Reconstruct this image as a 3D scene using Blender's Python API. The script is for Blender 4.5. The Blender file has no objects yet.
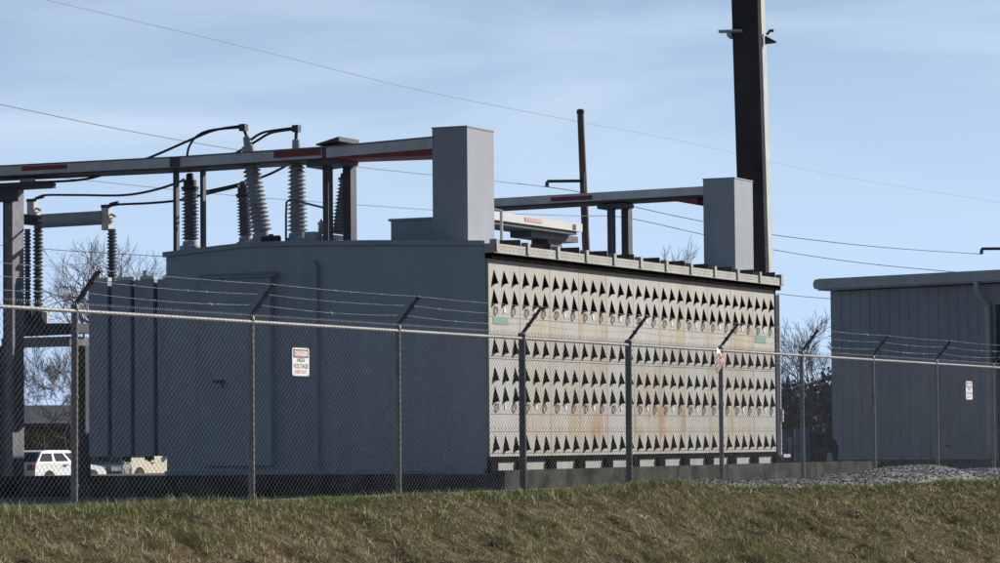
import bpy, math, random
import numpy as np
from mathutils import Vector, Matrix, noise
random.seed(7); rng = np.random.default_rng(7)
SC = bpy.context.scene; COL = SC.collection
PI = math.pi
# ------------------------------------------------------------------ survey of the site (metres, camera eye at the origin)
FPX, PITCH, ROLL, TH = 3122.5, .0518, .0092, .4498
V = lambda *a: Vector(a)
Fw = V(0, math.cos(PITCH), math.sin(PITCH)); R0 = V(1, 0, 0); U0 = V(0, -math.sin(PITCH), math.cos(PITCH))
Rt = math.cos(ROLL)*R0 - math.sin(ROLL)*U0; Up = math.sin(ROLL)*R0 + math.cos(ROLL)*U0
u = V(math.sin(TH), math.cos(TH), 0); w = V(-math.cos(TH), math.sin(TH), 0); Z = V(0, 0, 1)
def ray(x, y): return Fw + Rt*((x-500)/FPX) - Up*((y-281.5)/FPX)
def PY(x, y, Y): d = ray(x, y); return d*(Y/d.y)
def PP(x, y, q, n): d = ray(x, y); return d*(q.dot(n)/d.dot(n))
C0 = V(-.209, 46, 0)*(60/46)                 # front corner of the transformer
F0 = V(-3.7957, 27.8323, 0)*1.15; SP = 3.565  # first fence post, post spacing
def S(a, b, z): return C0 + u*a + w*b + Z*z
def loc(P): q = P - C0; return (q.dot(u), q.dot(w), q.z)
def LB(x, y, b=0): return loc(PP(x, y, C0 + w*b, w))
def LA(x, y, a=0): return loc(PP(x, y, C0 + u*a, u))
ANG = math.atan2(u.y, u.x)

# ------------------------------------------------------------------ materials
def M(name, col, rough=.6, metal=0., var=.12, scale=2.5, bump=0., bscale=40., col2=None, amt=.5, stretch=(1, 1, 1), spec=.5):
    m = bpy.data.materials.new(name); m.use_nodes = True
    n = m.node_tree.nodes; L = m.node_tree.links; b = n['Principled BSDF']
    b.inputs['Roughness'].default_value = rough; b.inputs['Metallic'].default_value = metal
    b.inputs['Specular IOR Level'].default_value = spec
    g = n.new('ShaderNodeNewGeometry')
    mp = n.new('ShaderNodeMapping'); mp.inputs['Scale'].default_value = stretch; L.new(g.outputs['Position'], mp.inputs['Vector'])
    t = n.new('ShaderNodeTexNoise'); t.inputs['Scale'].default_value = scale; t.inputs['Detail'].default_value = 6; t.inputs['Roughness'].default_value = .65
    L.new(mp.outputs[0], t.inputs['Vector'])
    r = n.new('ShaderNodeValToRGB'); c2 = col2 if col2 else tuple(max(0, c*(1-var*2)) for c in col)
    hi = tuple(min(1, c*(1+var)) for c in col)
    r.color_ramp.elements[0].position = .5-.3*amt; r.color_ramp.elements[0].color = (*c2, 1)
    r.color_ramp.elements[1].position = .5+.3*amt; r.color_ramp.elements[1].color = (*hi, 1)
    L.new(t.outputs['Fac'], r.inputs['Fac']); L.new(r.outputs['Color'], b.inputs['Base Color'])
    if bump:
        t2 = n.new('ShaderNodeTexNoise'); t2.inputs['Scale'].default_value = bscale; t2.inputs['Detail'].default_value = 4
        L.new(mp.outputs[0], t2.inputs['Vector'])
        bp = n.new('ShaderNodeBump'); bp.inputs['Strength'].default_value = bump; bp.inputs['Distance'].default_value = .02
        L.new(t2.outputs['Fac'], bp.inputs['Height']); L.new(bp.outputs[0], b.inputs['Normal'])
    return m
blue = M('blue_grey_paint', (.30, .335, .38), .55, var=.13, scale=2.2, stretch=(1, 1, .07), amt=1.3)
blue2 = M('blue_grey_paint_door', (.285, .322, .37), .55, var=.06, scale=.6)
bluelid = M('lid_paint', (.275, .31, .355), .6, var=.08, scale=.8)
boxp = M('grey_duct_paint', (.285, .305, .335), .6, var=.06, scale=1.2, stretch=(1, 1, .5))
trough = M('galvanised_trough', (.52, .505, .505), .5, .1, var=.1, scale=1.5)
troughl = M('pale_aluminium', (.58, .565, .54), .5, .0, var=.05, scale=2)
red = M('red_marker', (.23, .035, .038), .6, var=.15)
pinkm = M('faded_pink_marker', (.55, .33, .30), .6, var=.1)
dark = M('dark_steel', (.045, .048, .058), .6, var=.2)
darkblue = M('dark_post', (.06, .06, .075), .55, var=.15)
galv = M('galvanised_steel', (.30, .295, .28), .6, .1, var=.12, scale=6)
galvd = M('weathered_galvanised', (.17, .17, .18), .5, .3, var=.15, scale=6)
meshm = M('chain_link_zinc', (.36, .36, .36), .8, .0, var=.2, scale=9, spec=.3)
wirem = M('chain_link_wire', (.30, .30, .31), .5, .3, var=.15, scale=9)
black = M('black_cable', (.012, .012, .014), .5, var=.1)
linem = M('overhead_line', (.15, .15, .16), .6, var=.1)
porc = M('grey_porcelain', (.30, .31, .33), .3, var=.06)
porcd = M('dark_grey_porcelain', (.12, .13, .155), .3, var=.06)
cap_m = M('pale_fascia', (.40, .395, .375), .6, var=.1, scale=3, col2=(.34, .32, .28))
void = M('dark_steel_and_shade', (.016, .014, .016), .9, var=.2, spec=.0)  # near-black for dark steel parts and for painted shade at cap and roof edge
slot = M('slot_shade', (.065, .048, .044), .9, var=.35, scale=6, spec=.0)  # flat dark tone painted for the shade inside the hoods
ring_m = M('dull_ring_steel', (.36, .34, .29), .6, var=.1)
conc = M('dark_weathered_concrete', (.082, .079, .073), .95, var=.3, scale=1.5, spec=.0, bump=.3)
plinth = M('pale_concrete', (.42, .41, .38), .85, var=.08, scale=2)
def panel_mat(name, col, rust, amt):
    """painted sheet with run-down stains; rust gathers on the blank bands under the rings (z of the two tiers)"""
    m = M(name, col, .65, var=.05, scale=1.8, col2=tuple(c*k for c, k in zip(col, (.90, .87, .80))), stretch=(1, 1, .4), bump=.2, bscale=30, spec=.3)
    n = m.node_tree.nodes; L = m.node_tree.links; b = n['Principled BSDF']; src = b.inputs['Base Color'].links[0].from_socket
    g = n.new('ShaderNodeNewGeometry'); sx = n.new('ShaderNodeSeparateXYZ'); L.new(g.outputs['Position'], sx.inputs[0])
    mp = n.new('ShaderNodeMapping'); mp.inputs['Scale'].default_value = (2.2, 2.2, .5); L.new(g.outputs['Position'], mp.inputs['Vector'])
    t = n.new('ShaderNodeTexNoise'); t.inputs['Scale'].default_value = 1.5; t.inputs['Detail'].default_value = 8; t.inputs['Roughness'].default_value = .6; L.new(mp.outputs[0], t.inputs['Vector'])
    def band(c):
        a = n.new('ShaderNodeMath'); a.operation = 'SUBTRACT'; L.new(sx.outputs['Z'], a.inputs[0]); a.inputs[1].default_value = c
        q = n.new('ShaderNodeMath'); q.operation = 'ABSOLUTE'; L.new(a.outputs[0], q.inputs[0])
        r = n.new('ShaderNodeMapRange'); r.interpolation_type = 'SMOOTHSTEP'; r.inputs[1].default_value = .22; r.inputs[2].default_value = .42; r.inputs[3].default_value = 1; r.inputs[4].default_value = .32; L.new(q.outputs[0], r.inputs[0]); return r
    b1, b2 = band(.42), band(2.30); mxx = n.new('ShaderNodeMath'); mxx.operation = 'MAXIMUM'; L.new(b1.outputs[0], mxx.inputs[0]); L.new(b2.outputs[0], mxx.inputs[1])
    r2 = n.new('ShaderNodeMapRange'); r2.interpolation_type = 'SMOOTHSTEP'; r2.inputs[1].default_value = .38; r2.inputs[2].default_value = .68; r2.inputs[4].default_value = amt; L.new(t.outputs['Fac'], r2.inputs[0])
    k = n.new('ShaderNodeMath'); k.operation = 'MULTIPLY'; L.new(mxx.outputs[0], k.inputs[0]); L.new(r2.outputs[0], k.inputs[1])
    mx = n.new('ShaderNodeMix'); mx.data_type = 'RGBA'; L.new(k.outputs[0], mx.inputs[0]); L.new(src, mx.inputs[6]); mx.inputs[7].default_value = (*rust, 1); L.new(mx.outputs[2], b.inputs['Base Color']); return m
P_kind = [panel_mat('panel_pale', (.462, .457, .430), (.42, .31, .19), .35), panel_mat('panel_cool', (.47, .468, .452), (.40, .36, .30), .3),
          panel_mat('panel_cream', (.462, .450, .405), (.41, .29, .15), .7), panel_mat('panel_rusty', (.462, .442, .39), (.38, .21, .09), 1.)]
seam = M('panel_seam', (.16, .15, .14), .8)
white = M('white_enamel', (.80, .79, .77), .4, var=.03)
teal = M('teal_nameplate', (.20, .33, .27), .5, var=.08)
inkm = M('black_ink', (.02, .02, .02), .6)
redink = M('red_ink', (.55, .10, .09), .5)
wood = M('pole_wood', (.19, .125, .11), .85, var=.25, scale=3, stretch=(4, 4, .3))
poleb = M('dark_brown_steel', (.055, .046, .048), .75, var=.15, scale=1, spec=.2)
wallr = M('ribbed_blue_grey_cladding', (.295, .315, .34), .5, var=.07, scale=.6)
gutm = M('gutter_metal', (.40, .41, .435), .45, .1, var=.08)
skirt = M('dark_skirting', (.05, .065, .08), .8, var=.2)
bark = M('grey_brown_bark', (.13, .11, .10), .9, var=.2)
barkd = M('dark_twigs', (.05, .045, .045), .9, var=.2)
brush = M('dark_evergreen', (.085, .09, .085), .9, var=.3, scale=2)
carw = M('white_car_paint', (.78, .78, .78), .25, var=.01)
carn = M('navy_car_paint', (.10, .125, .165), .2, var=.05)
carc = M('cream_car_paint', (.66, .60, .48), .3, var=.02)
glass = M('car_glass', (.02, .025, .03), .1, var=.02)
tyre = M('tyre_rubber', (.02, .02, .02), .9)
chrome = M('bright_trim', (.7, .7, .7), .2, .8, var=.02)
lamp_r = M('tail_lamp_red', (.30, .02, .02), .3)
barnr = M('dark_roof_sheet', (.075, .08, .095), .7, var=.15, scale=.6)
barnw = M('tan_brick_wall', (.20, .155, .115), .9, var=.2, scale=1.5)
bluep = M('blue_drum_plastic', (.04, .11, .23), .45, var=.08)
reelm = M('black_reel', (.015, .016, .018), .7, var=.15)
palem = M('pale_label', (.42, .42, .38), .6, var=.1)
soil = M('soil_and_thatch', (.13, .105, .068), .95, var=.3, scale=6, col2=(.04, .032, .022), spec=.0, bump=1., bscale=20)
yard = M('yard_gravel_ground', (.17, .17, .175), .95, spec=.0, var=.2, scale=5, bump=.6, bscale=30)
field = M('dormant_field', (.14, .115, .07), .95, spec=.0, var=.25, scale=.2)
gravm = M('crushed_stone', (.28, .275, .27), .95, var=.3, scale=14, spec=.0, bump=.35, bscale=25, amt=.8)

# ------------------------------------------------------------------ mesh builder (world coordinates in, parent-local mesh out)
class MB:
    def __init__(s): s.v = []; s.f = []; s.mi = []; s.k = 0
    def add(s, vs, fs):
        o = len(s.v); s.v += [tuple(p) for p in vs]; s.f += [tuple(i+o for i in f) for f in fs]; s.mi += [s.k]*len(fs); return s
    def hexa(s, p):      # 8 points: bottom 4, top 4
        return s.add(p, [(3, 2, 1, 0), (4, 5, 6, 7), (0, 1, 5, 4), (1, 2, 6, 5), (2, 3, 7, 6), (3, 0, 4, 7)])
    def box(s, a0, a1, b0, b1, z0, z1, T=S):
        return s.hexa([T(a0, b0, z0), T(a1, b0, z0), T(a1, b1, z0), T(a0, b1, z0), T(a0, b0, z1), T(a1, b0, z1), T(a1, b1, z1), T(a0, b1, z1)])
    def prism(s, poly, d):   # polygon of world points extruded by vector d
        n = len(poly); vs = [Vector(p) for p in poly]; vs += [p+d for p in vs[:n]]
        return s.add(vs, [tuple(range(n))[::-1], tuple(range(n, 2*n))] + [(i, (i+1) % n, n+(i+1) % n, n+i) for i in range(n)])
    def tube(s, pts, r, n=6, cap=True):
        pts = [Vector(p) for p in pts]; N = len(pts); rs = r if isinstance(r, (list, tuple)) else [r]*N
        vs = []; prev = None
        for i, p in enumerate(pts):
            t = (pts[min(i+1, N-1)] - pts[max(i-1, 0)]).normalized()
            if prev is None: a = t.orthogonal().normalized()
            else: a = (prev - t*prev.dot(t)).normalized()
            prev = a; b = t.cross(a)
            vs += [p + (a*math.cos(2*PI*k/n) + b*math.sin(2*PI*k/n))*rs[i] for k in range(n)]
        fs = [(i*n+k, i*n+(k+1) % n, (i+1)*n+(k+1) % n, (i+1)*n+k) for i in range(N-1) for k in range(n)]
        if cap: fs += [tuple(range(n))[::-1], tuple((N-1)*n+k for k in range(n))]
        return s.add(vs, fs)
    def lathe(s, base, axis, prof, n=16):   # prof: (height, radius)
        axis = Vector(axis).normalized(); return s.rings([base + axis*h for h, r in prof], axis, [r for h, r in prof], n)
    def rings(s, pts, axis, rs, n):
        a = axis.orthogonal().normalized(); b = axis.cross(a); N = len(pts)
        vs = [p + (a*math.cos(2*PI*k/n) + b*math.sin(2*PI*k/n))*r for p, r in zip(pts, rs) for k in range(n)]
        fs = [(i*n+k, i*n+(k+1) % n, (i+1)*n+(k+1) % n, (i+1)*n+k) for i in range(N-1) for k in range(n)]
        fs += [tuple(range(n))[::-1], tuple((N-1)*n+k for k in range(n))]
        return s.add(vs, fs)
    def torus(s, c, ax, R, r, n=12, m=5, sq=1.):
        a = ax.orthogonal().normalized() if abs(ax.z) > .9 else ax.cross(Z).normalized(); b = Z if abs(ax.z) < .1 else ax.cross(a)
        vs = []
        for i in range(n):
            t = 2*PI*i/n; d = a*math.cos(t) + b*math.sin(t)*sq
            for k in range(m):
                q = 2*PI*k/m; vs.append(c + d*(R + r*math.cos(q)) + ax*r*math.sin(q))
        return s.add(vs, [(i*m+k, ((i+1) % n)*m+k, ((i+1) % n)*m+(k+1) % m, i*m+(k+1) % m) for i in range(n) for k in range(m)])
    def build(s, name, mats, parent=None, smooth=False, kind=None, label=None):
        FRM = FR.get(parent.name) if parent else None
        vs = s.v
        if FRM is not None: vs = [tuple(FRM @ Vector(p)) for p in vs]
        me = bpy.data.meshes.new(name); me.from_pydata(vs, [], s.f); me.update()
        mats = mats if isinstance(mats, (list, tuple)) else [mats]
        for m in mats: me.materials.append(m)
        if len(mats) > 1: me.polygons.foreach_set('material_index', s.mi)
        import bmesh
        bm = bmesh.new(); bm.from_mesh(me); bmesh.ops.recalc_face_normals(bm, faces=bm.faces); bm.to_mesh(me); bm.free()
        if smooth:
            me.polygons.foreach_set('use_smooth', [True]*len(me.polygons))
            try: me.set_sharp_from_angle(angle=math.radians(40))
            except Exception: pass
        o = bpy.data.objects.new(name, me); COL.objects.link(o)
        if parent: o.parent = parent; FR[o.name] = FRM
        if kind: o['kind'] = kind
        if label: o['label'] = label
        return o
FR = {}
def thing(name, label, cat, at=(0, 0, 0), rz=0., group=None):
    o = bpy.data.objects.new(name, None); COL.objects.link(o); o.empty_display_size = .3
    o.location = at; o.rotation_euler = (0, 0, rz); o['label'] = label; o['category'] = cat
    if group: o['group'] = group
    FR[o.name] = (Matrix.Translation(Vector(at)) @ Matrix.Rotation(rz, 4, 'Z')).inverted()
    return o
def copy_to(o, parent, off):
    c = o.copy(); COL.objects.link(c); c.parent = parent; c.location = off; FR[c.name] = FR.get(parent.name); return c

# ------------------------------------------------------------------ ground
def shoulder(s): return np.interp(s, [-20, 6, 14, 18, 26, 60], [.75, .8, 1.0, 1.5, 2.2, 2.6])
def zfence(s): return np.interp(s, [-30, 0, 3.5, 12, 15, 18, 40], [-.60, -.62, -.66, -.66, -.69, -.74, -.76])
def rough(s, q):
    return (.5*np.sin(s*1.1+q*.7)+.4*np.sin(s*2.7-q*1.9+1)+.3*np.sin(s*4.9+q*3.7+2)+.2*np.sin(s*9.1-q*7.7))
def zg(s, q):
    sh = shoulder(s); zf = zfence(s)
    bank = np.maximum(zf + .02*rough(s, q)*np.clip(1-(q-sh)*3, 0, 1) - np.clip(q-sh, 0, None)*.42*np.clip(.3+(q-sh)*1.6, 0, 1) + .045*rough(s, q)*np.clip(q-sh+.5, 0, 1), -2.5 + .05*rough(s, q))
    bank = bank + .12*np.exp(-((s-13.6)/1.6)**2-((q-1.2)/.55)**2) + .05*np.exp(-((s-5.)/.8)**2-((q-1.4)/.35)**2) + np.clip(q-sh, 0, 1)*(.05*np.sin(s*2.3+q*3.1)*np.sin(s*.9-q*2+1)+.045*np.sin(s*5.3-q*6)*np.sin(s*3.3+q*4+2)+.03*np.sin(s*8.9+q*7+1.5*np.sin(s*2)))
    bank = np.where(q > 8, np.interp(q, [8, 12, 14.5, 80, 3000], [-2.5, -1.75, -1.62, -1.62, -1.62]), bank)
    ins = np.where(q > -45, zf + (-1.0-zf)*np.clip((-q-.2)/2.2, 0, 1), np.interp(-q, [45, 80], [-1.0, -1.6]))
    ins = ins + np.interp(-q, [300, 6000], [0, -1.0])
    z = np.where(q >= 0, np.where(q <= sh, zf + .02*rough(s, q) + .12*np.exp(-((s-13.6)/1.6)**2-((q-1.2)/.55)**2), bank), ins)
    return z
def Fp(s, q, z): return F0 + u*s - w*q + Z*z   # fence frame: s along, q towards the road
sa = np.concatenate([[-6000, -2500, -1000, -400, -200, -100, -60, -35, -22], np.arange(-14, 50, .3), np.arange(50, 110, 4), [130, 200, 400, 1000, 2500, 8000]])
qa = np.concatenate([[-7000, -3000, -1200, -500, -250, -150, -100, -80, -60, -45, -30, -20, -12, -7, -4], np.arange(-2.6, 8, .2), [8.01, 9, 10, 11, 12, 13, 14.5, 17, 22, 40, 80, 300, 3000]])
Sg, Qg = np.meshgrid(sa, qa, indexing='ij'); Zg = zg(Sg, Qg)
mb = MB(); ns, nq = len(sa), len(qa)
mb.v = [tuple(Fp(float(Sg[i, j]), float(Qg[i, j]), float(Zg[i, j]))) for i in range(ns) for j in range(nq)]
for i in range(ns-1):
    for j in range(nq-1):
        mb.f.append((i*nq+j, (i+1)*nq+j, (i+1)*nq+j+1, i*nq+j+1)); qm = (qa[j]+qa[j+1])/2
        mb.mi.append(2 if qm < -45 or qm > 9 or abs(sa[i]) > 150 else (1 if qm < -.25 else 0))
g = mb.build('ground', [soil, yard, field], None, True, 'structure')

# gravel windrow along the fence foot
def mound(s): 
    return np.interp(s, [14.5, 16.5, 18.2, 20, 22, 24.5, 26, 27.5, 30, 33, 45, 60], [0, .08, .03, .07, .09, .15, .24, .11, .11, .13, .16, .16])
gs = np.arange(14.3, 58, .12); gq = np.arange(-1.3, 2.3, .1)
mb = MB(); 
def zmound(s, q):
    c = .35; W = np.interp(s, [14.3, 20], [.55, 1.25]); end = .14*max(0, 1-(s-14.3)/1.6)
    return zg(np.array(s), np.array(q)) + mound(s)*np.clip(1-((q-c)/W)**2, 0, 1)*1.15 + .03 - end - .14*np.clip((abs(q-c)/W-.8)/.2, 0, 1.5) + .018*math.sin(s*3.1+q*2)+.012*math.sin(s*5.7-q*4+1)
for s_ in gs:
    for q_ in gq: mb.v.append(tuple(Fp(float(s_), float(q_), float(zmound(s_, q_)))))
n2 = len(gq)
mb.f = [(i*n2+j, (i+1)*n2+j, (i+1)*n2+j+1, i*n2+j+1) for i in range(len(gs)-1) for j in range(n2-1)]; mb.mi = [0]*len(mb.f)
mb.build('gravel_bed', gravm, None, True, 'structure')
mb = MB()
tet = [V(1, 0, -.6), V(-.5, .9, -.6), V(-.5, -.9, -.6), V(.2, .5, .8), V(.1, -.6, .7), V(-.7, .1, .5)]
for _ in range(26000):
    s_ = random.uniform(14.6, 48); q_ = random.uniform(-.8, 1.75)
    r_ = random.choice([.007, .010, .013, .018]) * (1.5 if random.random() < .04 else 1)
    c = Fp(s_, q_, float(zmound(s_, q_)) + r_*.3); rot = Matrix.Rotation(random.uniform(0, 6.3), 3, 'Z') @ Matrix.Rotation(random.uniform(0, 3), 3, 'X')
    mb.k = random.choice([0, 0, 1, 2])
    mb.add([c + rot @ (t*r_) for t in tet], [(0, 2, 1), (0, 1, 3), (1, 2, 5), (0, 4, 2), (0, 3, 4), (1, 5, 3), (2, 4, 5), (3, 5, 4)])
mb.build('gravel', [gravm, M('stone_pale', (.37, .36, .345), .95, spec=.0), M('stone_dark', (.15, .15, .15), .95, spec=.0)], None, False, 'stuff')

# grass: individual blades, tint = species and dryness of each blade
def blades(name, N, srange, qfun, hfun, wfun, tintfun, lean, dens=None):
    s = rng.uniform(*srange, N); q = qfun(s, N); keep = np.ones(N, bool)
    if dens is not None: keep = rng.uniform(0, 1, N) < dens(s, q)
    s, q = s[keep], q[keep]; n = len(s)
    z = zg(s, q); h = hfun(s, q, n); wd = wfun(s, n); t = tintfun(s, q, n)
    az = rng.uniform(0, 2*PI, n); ln = np.clip(rng.normal(lean, .35, n), 0, 1.45)
    fa = rng.uniform(0, 2*PI, n)
    un = np.array(u); wn = np.array(w)
    base = np.array(F0)[None] + s[:, None]*un - q[:, None]*wn + np.c_[0*z, 0*z, z-.01]
    d = np.c_[np.cos(az)*np.sin(ln), np.sin(az)*np.sin(ln), np.cos(ln)]
    d2 = d + np.c_[np.cos(az)*.35, np.sin(az)*.35, -.25*np.ones(n)]
    sd = np.c_[np.cos(fa), np.sin(fa), np.zeros(n)]*wd[:, None]
    p0, p1 = base - sd, base + sd; m = base + d*(h*.55)[:, None]; p2, p3 = m - sd*.7, m + sd*.7; tip = m + d2*(h*.45)[:, None]
    tip[:, 2] = np.maximum(tip[:, 2], base[:, 2]+.012)
    vs = np.stack([p0, p1, p3, p2, tip], 1).reshape(-1, 3)
    me = bpy.data.meshes.new(name); k = np.arange(n)*5
    loops = np.stack([k, k+1, k+2, k+3, k+3, k+2, k+4], 1).ravel()
    me.vertices.add(n*5); me.vertices.foreach_set('co', vs.ravel().astype(np.float32))
    me.loops.add(n*7); me.loops.foreach_set('vertex_index', loops.astype(np.int32))
    me.polygons.add(n*2); st = np.stack([np.arange(n)*7, np.arange(n)*7+4], 1).ravel(); me.polygons.foreach_set('loop_start', st.astype(np.int32))
    at = me.attributes.new('dryness', 'FLOAT', 'POINT'); at.data.foreach_set('value', np.repeat(t, 5).astype(np.float32))
    me.update(calc_edges=True); me.validate()
    me.materials.append(grassm); o = bpy.data.objects.new(name, me); COL.objects.link(o); o['kind'] = 'stuff'; return o
grassm = bpy.data.materials.new('grass_blades'); grassm.use_nodes = True
n_ = grassm.node_tree.nodes; L_ = grassm.node_tree.links; b_ = n_['Principled BSDF']; b_.inputs['Roughness'].default_value = .7; b_.inputs['Specular IOR Level'].default_value = .25
a_ = n_.new('ShaderNodeAttribute'); a_.attribute_name = 'dryness'; r_ = n_.new('ShaderNodeValToRGB'); L_.new(a_.outputs['Fac'], r_.inputs['Fac']); L_.new(r_.outputs['Color'], b_.inputs['Base Color'])
els = r_.color_ramp.elements; els[0].position = 0; els[0].color = (.20, .235, .08, 1); els[1].position = 1; els[1].color = (.72, .62, .42, 1)
for p_, c_ in ((.3, (.28, .295, .125)), (.55, (.37, .335, .18)), (.8, (.55, .46, .28))):
    e_ = els.new(p_); e_.color = (*c_, 1)
def patch(s, q): return .5 + .5*np.clip(.5*np.sin(s*1.3+q*2.1)+.45*np.sin(s*3.1-q*1.3+2)+.35*np.sin(s*.47+1.1)+.3*np.sin(s*6.3+q*5), -1, 1)
def nz2(s, q, sd):
    r = 0
    for k, (f, a) in enumerate(((.6, .5), (1.3, .4), (2.9, .35), (6.1, .3), (11., .2))): r = r + a*np.sin(s*f*1.1 + q*f*(.8+.3*k) + sd*1.7 + k*2.1 + 1.3*np.sin(q*f*1.7 - s*f*.6 + sd + k))
    return np.clip(.5 + .5*r, 0, 1)
def tint_bank(s, q, n):
    sh = shoulder(s); gr = np.clip((s-19)/5, 0, 1); on = np.clip((q - sh - .1 - gr*1.1)/.5, 0, 1)
    t = .15 - .06*gr + on*(.13 + .46*nz2(s, q, 1)) + .20*(nz2(s, q, 4)-.4) + rng.normal(0, .12, n)
    t = np.where(rng.uniform(0, 1, n) < .05+.10*on, rng.uniform(.65, 1, n), t); return np.clip(t, 0, 1)
def bare(s, q):   # worn, collapsed spots with soil showing
    k = np.ones_like(s)
    for (cs, cq, rs, rq) in BARE: k = np.minimum(k, np.clip(((s-cs)/rs)**2 + ((q-cq)/rq)**2 - .35, 0.10, 1))
    return k
BARE = []
def _bare(x, y, rs, rq):   # find the spot on the bank seen in that direction
    d = ray(x, y)
    for k in range(200, 900):
        P = d*(k*.1); q_ = -(P-F0).dot(w); s_ = (P-F0).dot(u)
        if P.z < float(zg(np.array(s_), np.array(q_))): BARE.append((s_, q_, rs, rq)); return
for a in ((392, 535, .45, .28), (398, 541, .3, .2), (720, 532, .6, .3), (775, 540, 1.0, .5), (930, 535, 1.0, .5), (960, 528, .8, .35), (830, 552, 1., .5), (570, 552, .5, .3), (118, 540, .3, .2), (215, 530, .35, .2), (640, 525, .4, .2), (688, 540, .5, .25), (480, 548, .35, .2), (290, 545, .3, .18), (60, 545, .3, .2), (870, 540, .7, .35)): _bare(*a)
blades('grass', 620000, (-6, 17), lambda s, n: rng.uniform(-.7, 4.6, n), lambda s, q, n: rng.uniform(.03, .075, n)*(.45+1.3*nz2(s, q, 7))*(1+.5*np.clip(q-shoulder(s), 0, 1)), lambda s, n: rng.uniform(.002, .0042, n), tint_bank, .85, lambda s, q: bare(s, q)*(.35+.65*nz2(s, q, 9)))
blades('grass', 420000, (17, 50), lambda s, n: rng.uniform(.9, 6.5, n), lambda s, q, n: rng.uniform(.035, .085, n)*(.45+1.2*nz2(s, q, 7)), lambda s, n: rng.uniform(.0035, .0065, n), tint_bank, .85, lambda s, q: bare(s, q)*(.35+.65*nz2(s, q, 9))*np.clip((q-1.05-.35*np.sin(s*1.7)*np.sin(s*.61))/.4, 0, 1))
blades('dry_straw', 22000, (-6, 45), lambda s, n: shoulder(s) + rng.uniform(-.1, 3.2, n), lambda s, q, n: rng.uniform(.05, .20, n), lambda s, n: rng.uniform(.0025, .0045, n)*(1+s/40), lambda s, q, n: rng.uniform(.6, 1., n), 1.15)
blades('tall_grass', 9000, (-6, 24), lambda s, n: rng.uniform(-.3, 1.1, n), lambda s, q, n: rng.uniform(.04, .13, n)*(.3+1.2*nz2(s, q, 12)), lambda s, n: rng.uniform(.002, .004, n), lambda s, q, n: rng.uniform(.2, .75, n), .3)

tus = rng.uniform(-5, 40, 150); tuq = shoulder(tus)+rng.uniform(0.1, 2.6, 150)
ti = rng.integers(0, 150, 9000)
class _T: k = 0
_a = tus[ti]+rng.normal(0, .22, 9000); _b = tuq[ti]+rng.normal(0, .16, 9000)
def _s(*a): return _a
_sv = rng
class _R:   # hand the tuft positions to the blade maker
    def __getattr__(s, k): return getattr(_sv, k)
    def uniform(s, *a): 
        if _T.k == 0: _T.k = 1; return _a
        return _sv.uniform(*a)
for _n, _h, _t, _ln in ((16000, (.06, .17), (.05, .40), .55), (14000, (.06, .20), (.35, .75), 1.0)):
    cs = _sv.uniform(-5, 38, 130); cq = np.maximum(shoulder(cs)*.6 + _sv.uniform(-.1, 2.8, 130), .1); ci = _sv.integers(0, 130, _n)
    _a = cs[ci]+_sv.normal(0, .16, _n)*(1+cs[ci].clip(0)/60); _b = cq[ci]+_sv.normal(0, .12, _n); _T.k = 0; rng = _R()
    blades('grass_tufts', _n, (0, 1), lambda s, n: _b, lambda s, q, n: _sv.uniform(*_h, n), lambda s, n: _sv.uniform(.0025, .0048, n)*(1+s.clip(0)/50), lambda s, q, n: _sv.uniform(*_t, n), _ln)
_a = tus[ti]+_sv.normal(0, .22, 9000); _b = tuq[ti]+_sv.normal(0, .16, 9000); _T.k = 0
rng = _R(); blades('matted_straw', 9000, (0, 1), lambda s, n: _b, lambda s, q, n: _sv.uniform(.05, .20, n), lambda s, n: _sv.uniform(.0025, .005, n)*(1+s.clip(0)/40), lambda s, q, n: _sv.uniform(.5, 1., n), 1.25); rng = _sv

# ------------------------------------------------------------------ fence
FT = 1.44; NP = 12
fence = thing('chain_link_fence', 'long chain link security fence topped with three strands of barbed wire', 'fence', tuple(Fp(0, 0, -.7)), ANG)
s_end = (NP-2)*SP
for i in range(-1, NP-1):
    s_ = i*SP; r_ = .048 if i in (3, 4) else .036
    ln_ = random.uniform(-.012, .012); mb = MB(); mb.tube([Fp(s_+ln_*2, .0, -1.0), Fp(s_, 0, FT-.02)], r_, 12); mb.lathe(Fp(s_, 0, FT-.03), Z, [(0, r_+.008), (.04, r_+.008), (.06, r_*.8), (.065, .01)], 12)
    for zz in (-.4, .05, .5, .95, 1.3): mb.lathe(Fp(s_, 0, zz), Z, [(0, r_+.004), (.02, r_+.004)], 12)
    po = mb.build('post', galvd if i not in (3, 4) else darkblue, fence, True)
    mb = MB(); a = Fp(s_, 0, FT+.01); b = Fp(s_, .30, FT+.37); nn = (b-a).normalized(); sd = u*.028; up_ = nn.cross(u)*.016
    k = .7
    mb.hexa([a-sd-up_, a+sd-up_, a+sd+up_, a-sd+up_, b-sd*k-up_, b+sd*k-up_, b+sd*k+up_, b-sd*k+up_]); 
    for t_ in (.34, .66, .97): c = a.lerp(b, t_); mb.tube([c-up_*2, c+up_*2.2], .012, 6)
    mb.build('barb_arm', darkblue, po)
mb = MB(); mb.tube([Fp(-1.4*SP, .012, FT-.045), Fp(s_end+1, .012, FT-.045)], .021, 8); mb.build('top_rail', galv, fence, True)
mb = MB(); mb.tube([Fp(-1.4*SP, .03, -.62), Fp(s_end+1, .03, -.62)], .004, 5); mb.build('tension_wire', wirem, fence)
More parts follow.
